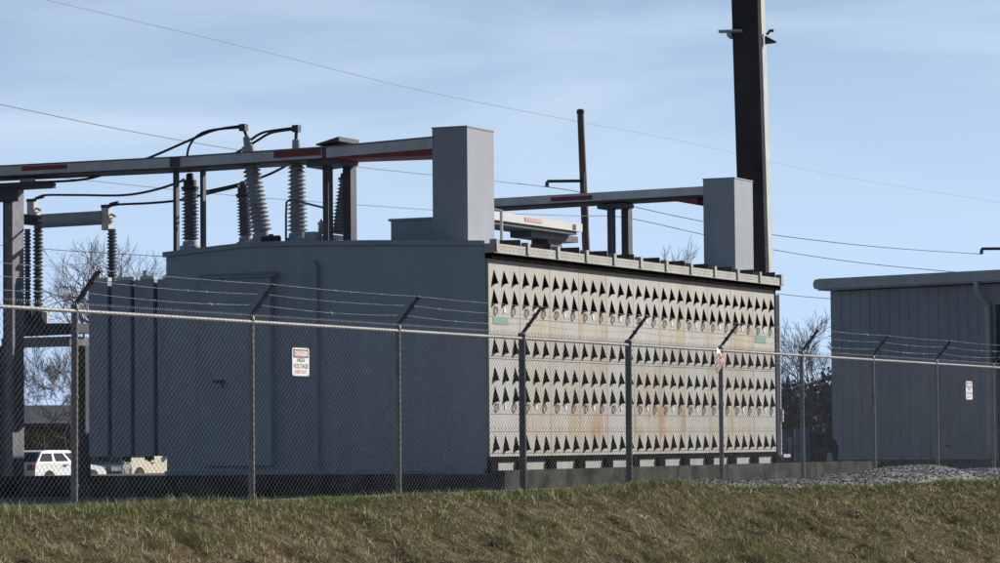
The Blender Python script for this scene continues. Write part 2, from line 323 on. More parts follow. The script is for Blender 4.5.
for t_ in (.34, .66, .97):
    mb = MB(); pts = []
    for i in range(-1, NP-1):
        for k in range(6):
            f_ = k/6; s_ = (i+f_)*SP; sag = -.035*4*f_*(1-f_)*(1.3-t_)
            pts.append(Fp(s_, .30*t_, FT+.01+.36*t_+.012+sag))
    mb.tube(pts, .0026, 4)
    for k in range(int((s_end+SP)/.13)):
        s_ = -SP + k*.13 + random.uniform(-.01, .01); f_ = (s_/SP) % 1; p = Fp(s_, .30*t_, FT+.022+.36*t_-.035*4*f_*(1-f_)*(1.3-t_))
        d = V(random.uniform(-1, 1), random.uniform(-1, 1), random.uniform(-1, 1)).normalized()*.022
        mb.tube([p-d, p+d], .0022, 3)
    mb.build('barbed_wire', wirem, fence)
# woven mesh: zigzag strands
dw, dh, wr = .0425, .072, .0018
zt, zb = FT+.02, -.72; nseg = int((zt-zb)/(dh/2)); nst = int((s_end+1.4*SP+.6)/dw)
vs = []; fs = []
quad = [(1, 0), (0, 1), (-1, 0), (0, -1)]
for i in range(nst):
    s0 = -1.4*SP + i*dw; jz = 0.
    rg = len(vs)
    for j in range(nseg+1):
        bulge = .018*math.sin((s0/SP)*2*PI*.5)**2*math.sin(j/nseg*PI)*(1+.6*math.sin(s0*.9))
        off = dw/2*(1 if (i+j) % 2 else -1)*.97; z_ = zt - j*dh/2 + jz*(j > 0); q_ = .052 + bulge + (.004 if (j+i) % 2 else -.004)
        for (cx, cz) in quad: vs.append(tuple(Fp(s0+off+cx*wr*1.3, q_+cz*wr, z_)))
    for j in range(nseg):
        o = rg+j*4
        fs += [(o+k, o+(k+1) % 4, o+4+(k+1) % 4, o+4+k) for k in range(4)]
    # knuckle twist above the rail
    o = len(vs); p = Fp(s0+dw/2, .05, zt); vs += [tuple(p+u*-.006), tuple(p+u*.006), tuple(p+Z*.028+u*.002)]; fs += [(o, o+1, o+2)]
mb = MB(); mb.v = vs; mb.f = fs; mb.mi = [0]*len(fs); mb.build('chain_link_mesh', meshm, fence, True)

# ------------------------------------------------------------------ power transformer
TF = thing('power_transformer', 'large blue grey power transformer with a wall of pale louvered panels on its sunlit side', 'transformer', tuple(S(0, 0, -.62)), ANG)
LEN = 15.44; TB = 7.2; ZB = -.62
prof = [(0, 3.80), (1.2, 3.85), (2.4, 3.895), (3.6, 3.93), (4.6, 3.955), (5.3, 3.955), (5.9, 3.92), (6.5, 3.88), (TB, 3.83)]
mb = MB(); poly = [S(0, 0.004, ZB)] + [S(0, .004 if b == 0 else b, z) for b, z in prof] + [S(0, TB, ZB)]
mb.prism(poly, u*LEN); mb.build('tank', blue, TF)
mb = MB(); poly = [S(-.05, -.0, z-.0) + w*b + Z*0 for b, z in [(b, z+.004) for b, z in prof]]
poly[-1] = S(-.05, TB+.06, 3.83); top = [p + Z*.10 for p in poly][::-1]
mb.prism(poly + top, u*(LEN+.10)); mb.build('lid', bluelid, TF)
# side wall of louvered panels: eleven columns, two tiers each
ROW = [(3.36, 3.10), (2.985, 2.69), (2.04, 1.75)]
PW = 1.404
hood_me = None; hoods = []; rest = MB()
kinds = {(3, 1): 3, (5, 1): 3, (6, 1): 3, (1, 0): 2, (1, 1): 2, (2, 1): 2, (7, 1): 1, (4, 1): 1, (0, 1): 1, (8, 1): 2, (9, 1): 2, (3, 0): 2, (7, 0): 0, (10, 1): 1, (2, 0): 0, (5, 0): 1, (6, 0): 2, (9, 0): 2}
def hood_geo(mb, a, z1, z0, b=-.004):
    """sheet-metal scoop: apex on the wall, closed on its right, open towards its left over a flat triangle painted dark as its inner shade"""
    hw, pr = .118, .096
    A, Lf, Rr, Rg = S(a, b-.003, z1), S(a-hw, b-.003, z0-.02), S(a+hw*.95, b-.003, z0+.02), S(a+.01, b-pr, z0+.0)
    z1 -= .02; h = z1-z0; k = .52; zm = z0 + h*.50
    Lm, Rm, Gm = S(a-hw*k, b-.003, zm), S(a+hw*.95*k, b-.003, zm), S(a+.01, b-pr*k, zm)
    t = u*.006
    mb.k = 0; mb.add([A, Gm, Rm, Rg, Rr, A+t, Gm+t, Rm+t, Rg+t, Rr+t], [(0, 1, 2), (1, 3, 4, 2), (5, 7, 6), (6, 7, 9, 8), (0, 5, 6, 1), (1, 6, 8, 3), (3, 8, 9, 4)])
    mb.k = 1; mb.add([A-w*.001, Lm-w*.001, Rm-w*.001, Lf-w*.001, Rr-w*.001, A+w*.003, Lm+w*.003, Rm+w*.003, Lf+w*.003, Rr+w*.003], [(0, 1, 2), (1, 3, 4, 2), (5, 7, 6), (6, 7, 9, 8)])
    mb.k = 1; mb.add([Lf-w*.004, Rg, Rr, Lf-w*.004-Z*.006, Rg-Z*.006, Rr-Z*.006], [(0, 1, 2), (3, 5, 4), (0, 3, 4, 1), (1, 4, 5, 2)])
ring0 = None
for c in range(11):
    for t in range(2):
        z0, z1 = (1.635, 3.56) if t == 0 else (-.255, 1.625); dz = -1.875*t; a0 = .012 + c*PW
        mb = MB(); mb.box(a0, a0+PW-.016, -.05, 0, z0, z1)
        # bolt dots and horizontal seams pressed in the sheet
        mb.k = 1
        for zz in (2.44, 2.10, 1.68): mb.box(a0+.02, a0+PW-.04, -.0525, -.049, zz+dz-.006, zz+dz+.006)
        for k in range(9): mb.box(a0+.06+k*.155, a0+.075+k*.155, -.0525, -.049, 2.14+dz, 2.19+dz)
        mb.k = 2; mb.box(a0+.655, a0+.745, -.062, -.049, 2.53+dz, 2.62+dz)
        pn = mb.build('louver_panel', [P_kind[kinds.get((c, t), 0)], seam, white], TF)
        pm = P_kind[kinds.get((c, t), 0)]
        for (h1, h0) in ROW:
            for k in range(3):
                a = a0 + .24 + k*.455
                if len(hoods) < 100:
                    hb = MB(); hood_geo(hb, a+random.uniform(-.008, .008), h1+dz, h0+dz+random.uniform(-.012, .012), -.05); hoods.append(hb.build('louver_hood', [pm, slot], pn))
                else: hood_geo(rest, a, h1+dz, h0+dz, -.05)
        for k in (.30, 1.09):
            if ring0 is None:
                rb = MB(); rb.torus(S(a0+k, -.066, 2.565+dz), w, .075, .010, 12, 5, 1.1); ring0 = rb.build('lifting_ring', ring_m, pn, True); r_at = (a0+k, 2.565+dz)
            else: copy_to(ring0, pn, (a0+k-r_at[0], 0, 2.565+dz-r_at[1]))
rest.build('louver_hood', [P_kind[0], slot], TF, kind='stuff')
mb = MB(); mb.box(LEN+.02, LEN+.16, -.03, .5, -.45, 3.60); mb.build('corner_trim', void, TF)
mb = MB(); mb.box(-.06, LEN+.22, -.22, -.002, 3.665, 3.845)
mb.k = 1
for c in range(12):
    for k in range(7):
        mb.box(c*PW+.12+k*.18, c*PW+.22+k*.18, -.2225, -.219, 3.785, 3.797); mb.box(c*PW+.04+k*.18, c*PW+.12+k*.18, -.2225, -.219, 3.73, 3.742)
    if c == 10: break
mb.build('cap_fascia', [cap_m, seam], TF)
mb = MB(); mb.box(-.04, LEN+.2, -.15, -.003, 3.562, 3.663); mb.build('cap_soffit_shade', void, TF)  # near-black strip standing for the shadow under the overhanging fascia
for c in range(12):
    mb = MB(); a = c*PW-.02; mb.box(a, a+.12, -.25, -.223, 3.70, 3.93); mb.box(a, a+.12, -.223, -.10, 3.848, 3.93); mb.build('bracket', cap_m, TF)
    if c < 11:
        mb = MB(); mb.hexa([S(a+.45, -.1, 3.848), S(a+PW-.02, -.1, 3.848), S(a+PW-.02, -.06, 3.848), S(a+.45, -.06, 3.848), S(a+.45, -.1, 3.93), S(a+PW-.02, -.1, 3.99), S(a+PW-.02, -.06, 3.99), S(a+.45, -.06, 3.93)]); mb.build('roof_edge_shade', void, TF)  # near-black plates stand for shading along the roof panel edges
mb = MB(); mb.box(-.03, LEN+.1, -.06, .0, -.345, -.258); mb.build('base_beam', void, TF)
for c in range(12):
    mb = MB(); a = -.15+c*PW+(.0 if c else .12); mb.box(a-.02, a+.30, -.10, -.02, -.60, -.347); mb.build('foot', void, TF)
mb = MB(); mb.box(.02, LEN+.3, -.018, .003, -.60, -.347); mb.build('plinth', plinth, TF)
mb = MB(); mb.box(-.09, .0, .02, TB, -.58, -.50); mb.build('base_plate', bluelid, TF)
# end wall details
mb = MB(); mb.box(-.16, -.002, 4.69, 6.30, -.40, 3.34); cab = mb.build('control_cabinet', blue2, TF)
mb = MB(); mb.hexa([S(-.24, 4.58, 3.343), S(-.003, 4.58, 3.343), S(-.003, 6.36, 3.343), S(-.24, 6.36, 3.343), S(-.24, 4.58, 3.37), S(-.003, 4.58, 3.45), S(-.003, 6.36, 3.45), S(-.24, 6.36, 3.37)]); mb.build('rain_hood', bluelid, cab)
mb = MB(); mb.box(-.185, -.162, 5.74, 6.0, 1.25, 1.32); mb.tube([S(-.19, 5.8, 1.28), S(-.22, 5.8, 1.28), S(-.22, 5.74, 1.15)], .025, 8); mb.build('handle', dark, cab)
mb = MB(); mb.box(-.11, -.002, 3.66, 3.80, -.49, 3.52); mb.prism([S(-.11, 3.66, 3.522), S(-.11, 3.80, 3.522), S(-.11, 3.73, 3.64)], u*.108); mb.build('stiffener', bluelid, TF)
mb = MB(); mb.box(-.02, -.002, .0, .05, -.49, 3.66); mb.build('corner_bead', blue2, TF)
# radiators on the left flank
rb0 = None
for k in range(4):
    b0 = 7.30 + .555*k - (.1 if k == 0 else 0); b1 = 7.30+.555*(k+1)-.10
    mb = MB(); mb.box(.55, 3.4, b0, b1, -.2, 3.42+.0*k)
    rd = mb.build('radiator', blue, TF)
    mb = MB(); mb.tube([S(.9, b0-.06, 3.2), S(.9, b1+.1, 3.2)], .07, 8); mb.tube([S(.9, b0-.06, .1), S(.9, b1+.1, .1)], .07, 8); mb.build('header_pipe', dark, rd, True)
    mb = MB(); mb.box(.60, .75, b0+.02, b1-.10, 3.43, 3.50); mb.tube([S(.66, b0+.28, 3.5), S(.66, b0+.28, 3.62)], .035, 8); mb.build('lifting_lug', troughl, rd)
    for q_ in range(3):
        mb = MB(); mb.tube([S(.62+.1*q_, b0+.08+.13*q_, -.2), S(.62+.1*q_, b0+.08+.13*q_, -.28-.03*(q_ % 2))], .045, 6); mb.build('drain_valve', dark, rd)
# roof box beside the tall duct, pipe on the far corner, name plates
q0 = LA(391, 238, 1.8); q1 = LA(433, 238, 1.8); zt_ = LA(400, 221, 1.8)[2]
mb = MB(); mb.box(1.8, 3.0, q1[1]-.3, q0[1], 3.9, zt_); mb.box(1.76, 3.04, q1[1]-.3, q0[1]+.04, zt_+.002, zt_+.05); mb.build('roof_box', blue, TF)
a, b, z = LB(778.5, 380, .25); mb = MB(); mb.tube([S(a, .25, 3.5), S(a, .25, -.32)], .06, 8); mb.box(a-.1, a+.35, .1, .4, -.40, -.322); mb.box(a-.03, a+.03, .14, .19, .45, .75); mb.build('riser_pipe', troughl, TF)
for (x0, y0, x1, y1) in ((493, 316, 508, 325.5), (755, 334.5, 765.5, 344)):
    p0 = LB(x0, y1, -.05); p1 = LB(x1, y0, -.05); mb = MB(); mb.box(p0[0], p1[0], -.058, -.0505, p0[2]+.03, p1[2]-.03); mb.build('nameplate', teal, TF)
# bushings
def bushing(xb, yb, xt, yt, a, r0, r1, nsh, mat, tcap=.22):
    """porcelain column on the lid, sheds along its axis"""
    pb = PP(xb, yb, C0+u*a, u); pt = PP(xt, yt, C0+u*(a-(.0)), u); ax = pt-pb; Ln = ax.length
    mb = MB(); mb.lathe(pb - ax.normalized()*.12, ax, [(0, r0*1.25), (.10, r0*1.25), (.14, r0*1.2), (.15, r0*.9), (.24, r0*.85)], 16); bs = mb.build('bushing', bluelid, TF, True)
    pr = []; hh = Ln-tcap-.16
    for k in range(nsh):
        t0 = k/nsh; rr = r0+(r1-r0)*t0; z_ = .14+hh*t0; st = hh/nsh
        pr += [(z_, rr*.70), (z_+st*.35, rr*.70), (z_+st*.50, rr), (z_+st*.62, rr), (z_+st*.95, rr*.72)]
    mb = MB(); mb.lathe(pb, ax, pr, 18); mb.build('insulator', mat, bs, True)
    e = pb + ax.normalized()*(.14+hh); mb = MB()
    mb.lathe(e, ax, [(0, r1*1.05), (.05, r1*1.1), (.06, r1*.8), (tcap*.6, r1*.8), (tcap*.62, r1*.5), (tcap, r1*.45), (tcap+.02, r1*.2)], 14)
    mb.build('terminal', porc if mat is porc else dark, bs, True); return pt
T1 = bushing(190.5, 247, 190, 173, 1.6, .185, .175, 15, porcd, .32)
T2 = bushing(246, 243, 243, 181, 2.2, .165, .155, 13, porcd, .30)
T3 = bushing(262.5, 239, 246.5, 136, 1.2, .22, .175, 17, porc, .50)
T4 = bushing(298, 239, 296, 139, 1.4, .215, .175, 17, porc, .45)
T5 = bushing(338, 241, 347, 168, 3.2, .19, .15, 15, porcd, .25)
T6 = bushing(321, 241, 321.5, 219, 3.0, .085, .075, 8, porc, .1)
def finial(xa, ya, P):   # swan-neck terminal rod above a bushing
    q = PP(xa, ya, P, u); mb = MB(); mb.tube([P, P.lerp(q, .6), q], .035, 8); mb.box(-.07, .07, -.07, .07, -.08, .06, lambda a, b, z: q+u*a+w*b+Z*z); return q, mb
Q3, mb = finial(243.5, 127, T3); mb.build('terminal_clamp', dark, TF)
Q4, mb = finial(296.5, 128, T4); mb.build('terminal_clamp', dark, TF)
mb = MB(); pts = [PP(x, y, C0+u*1.1, u) for x, y in ((286, 241), (286, 215), (286.5, 202), (290, 199.5), (305, 203), (323, 207.5))]; mb.tube(pts, .025, 6); mb.build('pressure_pipe', galvd, TF, True)
mb = MB(); P = PP(313, 238, C0+u*1.0, u); mb.box(-.15, .15, -.12, .12, -.1, .12, lambda a, b, z: P+u*a+w*b+Z*z); mb.build('lid_valve', bluelid, TF)
mb = MB(); P = PP(271, 239, C0+u*1.0, u); mb.tube([P-w*.2, P+w*.2], .07, 8); mb.tube([P, P+Z*.1], .05, 8); mb.build('lid_valve', dark, TF)

# ------------------------------------------------------------------ cable troughs with end boxes
def beam(mb, P, Q, h, wd, lip=.03):
    d = (Q-P); n = d.cross(Z).normalized()*(wd/2)
    mb.hexa([P-n, Q-n, Q+n, P+n, P-n+Z*h, Q-n+Z*h, Q+n+Z*h, P+n+Z*h])
AA = .95
def at(x, y, a=AA): return PP(x, y, C0+u*a, u)
tr = thing('cable_trough', 'long raised grey cable trough ending in the taller box at the near roof corner', 'cable trough', tuple(S(AA, .75, 3.9)), ANG)
c1 = LB(468, 239, .755); ztop = LB(468, 127, .755)[2]; a1 = c1[0]
bL = LA(432.5, 180, a1)[1]; aR = LB(494, 180, .755)[0]
mb = MB(); mb.box(a1, aR, .755, bL, 3.98, ztop); bx_ = mb.build('end_box', boxp, tr)
mb = MB(); mb.box(a1-.012, aR+.012, .743, bL+.012, ztop+.002, ztop+.03); mb.build('box_lid', boxp, bx_)
mb = MB(); mb.box(a1+.1, aR-.1, .85, bL-.1, 3.86, 3.978); mb.build('box_base', dark, bx_)
am = a1+.45
FA = am-.46    # near face of the trough
p = [at(x, y, FA) for x, y in ((432.5, 148.5), (326, 157.5), (178, 167), (-40, 177.5))]
h_ = [.215, .20, .195, .19]
for i in range(3):
    mb = MB(); A_, B_ = p[i], p[i+1]; n = u*.92
    mb.hexa([A_, B_, B_+n, A_+n, A_+Z*h_[i], B_+Z*h_[i+1], B_+n+Z*h_[i+1], A_+n+Z*h_[i]])
    mb.build('trough', trough, tr)
    mb = MB(); k0 = u*.012; lo = -Z*.03
    lo2 = lo*(4.5 if i == 0 else 1); mb.hexa([A_+k0+lo2, B_+k0+lo, B_+n-k0+lo, A_+n-k0+lo2, A_+k0-Z*.003, B_+k0-Z*.003, B_+n-k0-Z*.003, A_+n-k0-Z*.003]); mb.build('bottom_plate', dark if i else red, tr)
    mb = MB(); q0, q1 = A_+Z*(h_[i]+.003), B_+Z*(h_[i+1]+.003); mb.hexa([q0-u*.02, q1-u*.02, q1+u*.94, q0+u*.94, q0-u*.02+Z*.025, q1-u*.02+Z*.025, q1+u*.94+Z*.025, q0+u*.94+Z*.025]); mb.build('cover', galvd, tr)
def plate(par, xs, ys0, ys1, a, mat, nm='marker_plate'):
    (xa, xb), off = xs, u*(-.012); P0, P1 = at(xa, ys0[0], a)+off, at(xb, ys0[1], a)+off; P2, P3 = at(xb, ys1[1], a)+off, at(xa, ys1[0], a)+off
    mb = MB(); mb.prism([P0, P1, P2, P3], u*.008); mb.build(nm, mat, par)
plate(tr, (22, 67), (166.5, 164.2), (171, 168.5), FA, red); plate(tr, (274, 321), (151.5, 148), (158, 155), FA, red)
plate(tr, (170, 180), (157.5, 157), (167, 166.4), FA, darkblue, 'splice_plate'); plate(tr, (322, 326), (147.6, 147.2), (157.8, 157.4), FA, darkblue, 'splice_plate')
def post(par, x0, x1, ytop, ybot, a, dep, mat=darkblue):
    P0, P1 = at(x0, ytop, a), at(x1, ytop, a); zb_ = at(x0, ybot, a).z - .25; b0, b1 = loc(P0)[1], loc(P1)[1]
    mb = MB(); mb.box(a, a+dep, b1, b0, zb_, P0.z); mb.build('support_post', mat, par)
post(tr, 173, 176.2, 168, 247, am-.2, .12); post(tr, 200, 203, 170, 247, am+.2, .12)
post(tr, 322.5, 328, 162, 242, am-.2, .2); post(tr, 342.5, 350.5, 160, 242, am+.25, .25)
mb = MB(); P = at(316, 162, am); Q = at(349, 159.5, am); n = u*.4
mb.hexa([P-n-Z*.14, Q-n-Z*.10, Q+n-Z*.10, P+n-Z*.14, P-n, Q-n, Q+n, P+n]); mb.build('saddle_bracket', darkblue, tr)
mb = MB(); P = at(326, 147, am); Q = at(349, 142.5, am); n = u*.42; mb.hexa([P-n, Q-n, Q+n, P+n, P-n+Z*.03, Q-n+Z*.09, Q+n+Z*.09, P+n+Z*.03]); mb.build('cover_plate', darkblue, tr)
# far trough and its box
c2 = LB(735.5, 270, .755); zt2 = LB(735.5, 178.5, .755)[2]; a2 = c2[0]; bL2 = LA(703.5, 220, a2)[1]; aR2 = LB(753, 220, .755)[0]
t2 = thing('cable_trough', 'shorter raised grey cable trough ending in the smaller box beside the dark tower leg', 'cable trough', tuple(S(a2, .75, 3.9)), ANG)
mb = MB(); mb.box(a2, aR2, .755, bL2, 3.98, zt2); bx2 = mb.build('end_box', boxp, t2)
mb = MB(); mb.box(a2-.012, aR2+.012, .743, bL2+.012, zt2+.002, zt2+.03); mb.build('box_lid', boxp, bx2)
mb = MB(); mb.box(a2+.1, aR2-.1, .85, bL2-.1, 3.86, 3.978); mb.build('box_base', dark, bx2)
am2 = a2+.5
F2 = am2-.46; A_, B_ = at(703.5, 194.5, F2), at(440, 209.5, F2); n = u*.92
mb = MB(); mb.hexa([A_, B_, B_+n, A_+n, A_+Z*.20, B_+Z*.20, B_+n+Z*.20, A_+n+Z*.20]); mb.build('trough', trough, t2)
mb = MB(); mb.hexa([A_+u*.01-Z*.05, B_+u*.01-Z*.05, B_+n-Z*.05, A_+n-Z*.05, A_+u*.01-Z*.003, B_+u*.01-Z*.003, B_+n-Z*.003, A_+n-Z*.003]); mb.build('bottom_plate', dark, t2)
mb = MB(); P, Q = at(703.5, 206, am2), at(668, 200, am2); k = u*.4; mb.hexa([P-k, Q-k, Q+k, P+k, P-k+Z*.18, Q-k+Z*.05, Q+k+Z*.05, P+k+Z*.18]); mb.build('drip_tray', red, t2)
plate(t2, (551, 592), (197.5, 195.3), (201.5, 199.5), F2, red)
post(t2, 607, 612, 203, 262, am2-.2, .2); post(t2, 621, 628, 200, 264, am2+.2, .25)
mb = MB(); P = at(602, 205.5, am2); Q = at(629, 203.5, am2); n = u*.3; mb.hexa([P-n-Z*.1, Q-n-Z*.1, Q+n-Z*.1, P+n-Z*.1, P-n, Q-n, Q+n, P+n]); mb.build('saddle_bracket', darkblue, t2)
# low sunlit cross trough between them
b3 = 1.9
p0 = LB(494, 219.5, b3); p1 = LB(582.5, 234, b3); z1_ = LB(540, 217.6, b3)[2]; p1 = (p1[0], b3, LB(540, 226, b3)[2]-.12)
t3 = thing('cable_trough', 'low pale sunlit cable trough on a stout pillar, lying behind the taller end box', 'cable trough', tuple(S(p0[0], b3, 3.9)), ANG)
mb = MB(); mb.box(p0[0], p1[0], b3, b3+.9, p1[2]+.12, z1_); mb.build('trough', troughl, t3)
mb = MB(); mb.box(p0[0], p1[0]-.2, b3+.05, b3+.85, p1[2]+.04, p1[2]+.118); mb.build('bottom_flange', dark, t3)
pa = LB(548, 240, b3+.3)[0]; pb_ = LB(562, 240, b3+.3)[0]
mb = MB(); mb.box(pa, pb_, b3+.3, b3+.7, 3.9, p1[2]-.1); mb.build('pillar', dark, t3)
pa = LB(529, 235, b3+.3)[0]; pb_ = LB(576, 235, b3+.3)[0]
mb = MB(); mb.box(pa, pb_, b3+.25, b3+.75, p1[2]-.098, p1[2]+.038); mb.build('bearer', darkblue, t3)
q_ = LB(525, 219.5, b3); q2 = LB(542, 222, b3); mb = MB(); mb.box(q_[0], q2[0], b3-.012, b3-.004, q_[2]-.03, q_[2]+.05); mb.build('marker_plate', pinkm, t3)
q_ = LB(574, 227.5, b3); mb = MB(); mb.box(q_[0]-.05, q_[0]+.09, b3-.014, b3-.004, q_[2]-.05, q_[2]+.07); mb.build('clip', dark, t3)
a = LB(501.5, 230, b3-.3)[0]; mb = MB(); mb.tube([S(a, b3-.3, 3.9), S(a, b3-.3, z1_-.02), S(a-.1, b3-.1, z1_+.02)], .035, 6); mb.build('conduit', troughl, t3, True)
a = LB(497, 230, b3)[0]; mb = MB(); mb.box(a-.12, a+.02, b3+.95, b3+1.1, 3.9, z1_-.1); mb.build('support_post', darkblue, t3)

# ------------------------------------------------------------------ steel column and disconnect switch at the left
col = thing('steel_column', 'tall galvanised steel column carrying the left end of the long trough', 'steel column', tuple(S(am-.3, LA(12, 300, am)[1], -1)), ANG)
bR = LA(12.5, 300, am-.3)[1]; bLf = LA(3, 300, am-.3)[1]; aC = LB(24, 300, bR)[0]
zc = at(12, 182, am).z
mb = MB(); mb.box(am-.3, aC, bR, bR+.02, -1, zc-.08); mb.box(am-.3, aC, bLf-.02, bLf, -1, zc-.08); mb.box(am-.28, am-.26, bR+.021, bLf-.021, -1, zc-.08); mb.build('shaft', galvd, col)
mb = MB(); mb.box(am-.4, aC+.1, bR-.75, bLf+.3, zc-.16, zc-.05); mb.box(am-.38, am-.3, bR-.15, bLf+.2, zc-.45, zc-.162); mb.build('cap_plate', dark, col)
q = LA(30, 183, am-.35); mb = MB(); mb.box(am-.36, am-.33, q[1]-.12, q[1]+.25, q[2]-.06, q[2]+.1); mb.build('gusset', galv, col)
AD = 3.0   # the switch stands a little behind the trough
sw = thing('disconnect_switch', 'high voltage disconnect switch with horizontal dark tube on ribbed insulator stacks', 'switch', tuple(S(AD, LA(60, 300, AD)[1], -1)), ANG)
def atD(x, y, a=AD): return PP(x, y, C0+u*a, u)
def stack(x, y0, y1, r, n, a=AD):
    P, Q = atD(x, y0, a), atD(x, y1, a); Ln = (Q-P).length; pr = [(0, r*1.1), (.1, r*1.1), (.11, r*.6)]
    for k in range(n): z_ = .13+(Ln-.2)*k/n; st = (Ln-.2)/n; pr += [(z_, r*.6), (z_+st*.4, r), (z_+st*.6, r), (z_+st*.9, r*.6)]
    pr += [(Ln-.06, r*.8), (Ln, r*.8)]
    mb = MB(); mb.lathe(P, Q-P, pr, 16); mb.build('insulator_stack', porcd, sw, True)
stack(27.5, 312, 229, .085, 22, AD+.9); stack(38, 312, 226, .115, 20)
stack(112, 300, 229, .11, 18)
mb = MB(); mb.tube([atD(42, 221), atD(104, 217.5)], .155, 16); mb.build('switch_tube', blue, sw, True)
for x, y in ((32.5, 213), (107, 219)):
    mb = MB(); P = atD(x, y); fr = lambda a, b, z, P=P: P+u*a+w*b+Z*z
    mb.box(-.08, .08, -.09, .09, -.24, .24, fr); mb.box(-.10, .10, -.17, -.091, -.05, .02, fr); mb.tube([P-w*.1+Z*.1, P-w*.22+Z*.04], .03, 6); mb.build('jaw_contact', troughl, sw)
    mb = MB(); mb.tube([P+Z*.24, P+Z*.32-w*.1, P+Z*.35-w*.3], .035, 8); mb.box(-.06, .06, -.06, .12, .241, .31, fr); mb.build('terminal_pad', dark, sw)
mb = MB(); P = atD(22, 219); Q = atD(45, 219); mb.hexa([P-u*.15-Z*.12, Q-u*.15-Z*.12, Q+u*.8-Z*.12, P+u*.8-Z*.12, P-u*.15+Z*.12, Q-u*.15+Z*.05, Q+u*.8+Z*.05, P+u*.8+Z*.12]); mb.build('hinge_frame', dark, sw)
mb = MB(); P = atD(12, 343); Q = atD(80, 341); n = u*.4
mb.hexa([P-n-Z*.1, Q-n-Z*.1, Q+n-Z*.1, P+n-Z*.1, P-n+Z*.09, Q-n+Z*.09, Q+n+Z*.09, P+n+Z*.09]); mb.build('cross_beam', galvd, sw)
mb = MB(); P = atD(15, 334); Q = atD(85, 331); mb.hexa([P-n*.8-Z*.05, Q-n*.8-Z*.05, Q+n*.8-Z*.05, P+n*.8-Z*.05, P-n*.8+Z*.22, Q-n*.8+Z*.16, Q+n*.8+Z*.16, P+n*.8+Z*.22]); mb.build('mounting_channel', dark, sw)
for x in (38, 27.5): 
    mb = MB(); P = atD(x, 331); mb.lathe(P, Z, [(0, .2), (.2, .2), (.3, .13), (.45, .12)], 12); mb.build('stack_base', dark, sw)
mb = MB(); P = atD(45.5, 326); mb.box(-.05, .05, -.07, .07, -.08, .3, lambda a, b, z: P+u*a+w*b+Z*z); mb.build('operating_rod', troughl, sw)
for x in (5, 84):
    P = atD(x, 346); mb = MB(); mb.box(-.1, .1, -.1, .1, -1-P.z, -.0, lambda a, b, z: P+u*a+w*b+Z*z); mb.build('leg', dark, sw)
P = atD(112, 302); mb = MB(); mb.box(-.12, .12, -.12, .12, -1.6, 0, lambda a, b, z: P+u*a+w*b+Z*z); mb.build('bracket', dark, sw)

# jumper cables
def spline(pts, k=8):
    o = []; n = len(pts)
    for i in range(n-1):
        p0, p1, p2, p3 = pts[max(i-1, 0)], pts[i], pts[i+1], pts[min(i+2, n-1)]
        for j in range(k):
            t = j/k; o.append(.5*((2*p1)+(p2-p0)*t+(2*p0-5*p1+4*p2-p3)*t*t+(3*p1-p0-3*p2+p3)*t**3))
    return o+[pts[-1]]
def cable(label, px, a, r=.026, name='jumper_cable', mat=None):
    n = len(px); aa = a if isinstance(a, (list, tuple)) else [a]*n
    pts = [at(x, y, q) for (x, y), q in zip(px, aa)]; mb = MB(); mb.tube(spline(pts), r, 6)
    o = thing(name, label, 'cable', tuple(pts[0]), 0, 'jumper cables'); mb.build('conductor', mat or black, o, True)
    mb = MB(); mb.tube([pts[0], pts[0].lerp(spline(pts)[1], .6)], r*1.6, 6); mb.build('lug', dark, o)
    mb = MB(); mb.tube([pts[-1], pts[-1].lerp(spline(pts)[-2], .6)], r*1.6, 6); mb.build('lug', dark, o)
cable('black jumper cable sagging from the left switch contact to the first ribbed bushing', ((39, 197), (47, 195), (80, 195), (125, 195), (158, 189), (184, 180)), [3, 3, 2.7, 2.4, 2, 1.6])
cable('black jumper cable running from the right end of the switch tube to the second bushing', ((108, 207), (118, 204.5), (150, 203), (180, 200), (210, 193), (239, 186)), [3, 3, 2.8, 2.6, 2.4, 2.2])
cable('upper cable arching from the trough to the tip of the tilted bushing, long left arc', ((146, 159), (165, 151), (190, 140), (215, 130), (243.5, 125.5)), [am, am, am+.1, am+.1, 1.2])
cable('short cable rising steeply from the trough to the tip of the tilted bushing', ((187, 158), (189, 147), (197, 136), (212, 130), (243.5, 127)), [am+.2, am+.2, am+.3, am+.2, 1.2])
cable('upper cable arching over the trough to the tip of the upright pale bushing', ((234, 154), (244, 148), (252, 139), (263, 132.5), (280, 129.5), (296, 127.5)), [am+.2, am+.2, am+.3, am+.2, 1.3, 1.4])
cable('lower cable curving close beneath its twin to the upright pale bushing tip', ((247, 147), (258, 140), (272, 132.5), (296, 129)), [am+.35, am+.35, am+.3, 1.4])
cable('black cable hanging in a shallow curve under the left end of the trough', ((34, 182), (55, 181.5), (78, 180), (95, 177), (111, 172)), [am+.3]*5)
cable('black cable running up from the second bushing to the underside of the trough', ((205, 191.5), (235, 185), (262, 177), (278, 170), (292, 162)), [3.0]*5)

# ------------------------------------------------------------------ containment wall
wl = thing('containment_wall', 'low dark weathered concrete wall round the foot of the transformer', 'concrete wall', tuple(S(-.9, -.8, -1)), ANG)
aE = LB(893, 461, -.8)[0]; nsec = 8; L1 = aE+.9
for k in range(nsec):
    a0 = -.9+L1*k/nsec; mb = MB(); mb.box(a0+(.0 if k == 0 else .015), a0+L1/nsec-.015, -.8, -.5, -1.15, -.515 if k < 7 else -.535); mb.build('wall_panel', conc, wl)
mb = MB(); mb.box(-.9, -.6, -.49, 16.5, -1.15, -.58); mb.build('end_wall', conc, wl)
mb = MB(); mb.box(aE-.3, aE, -.49, 9, -1.15, -.54); mb.build('far_wall', conc, wl)

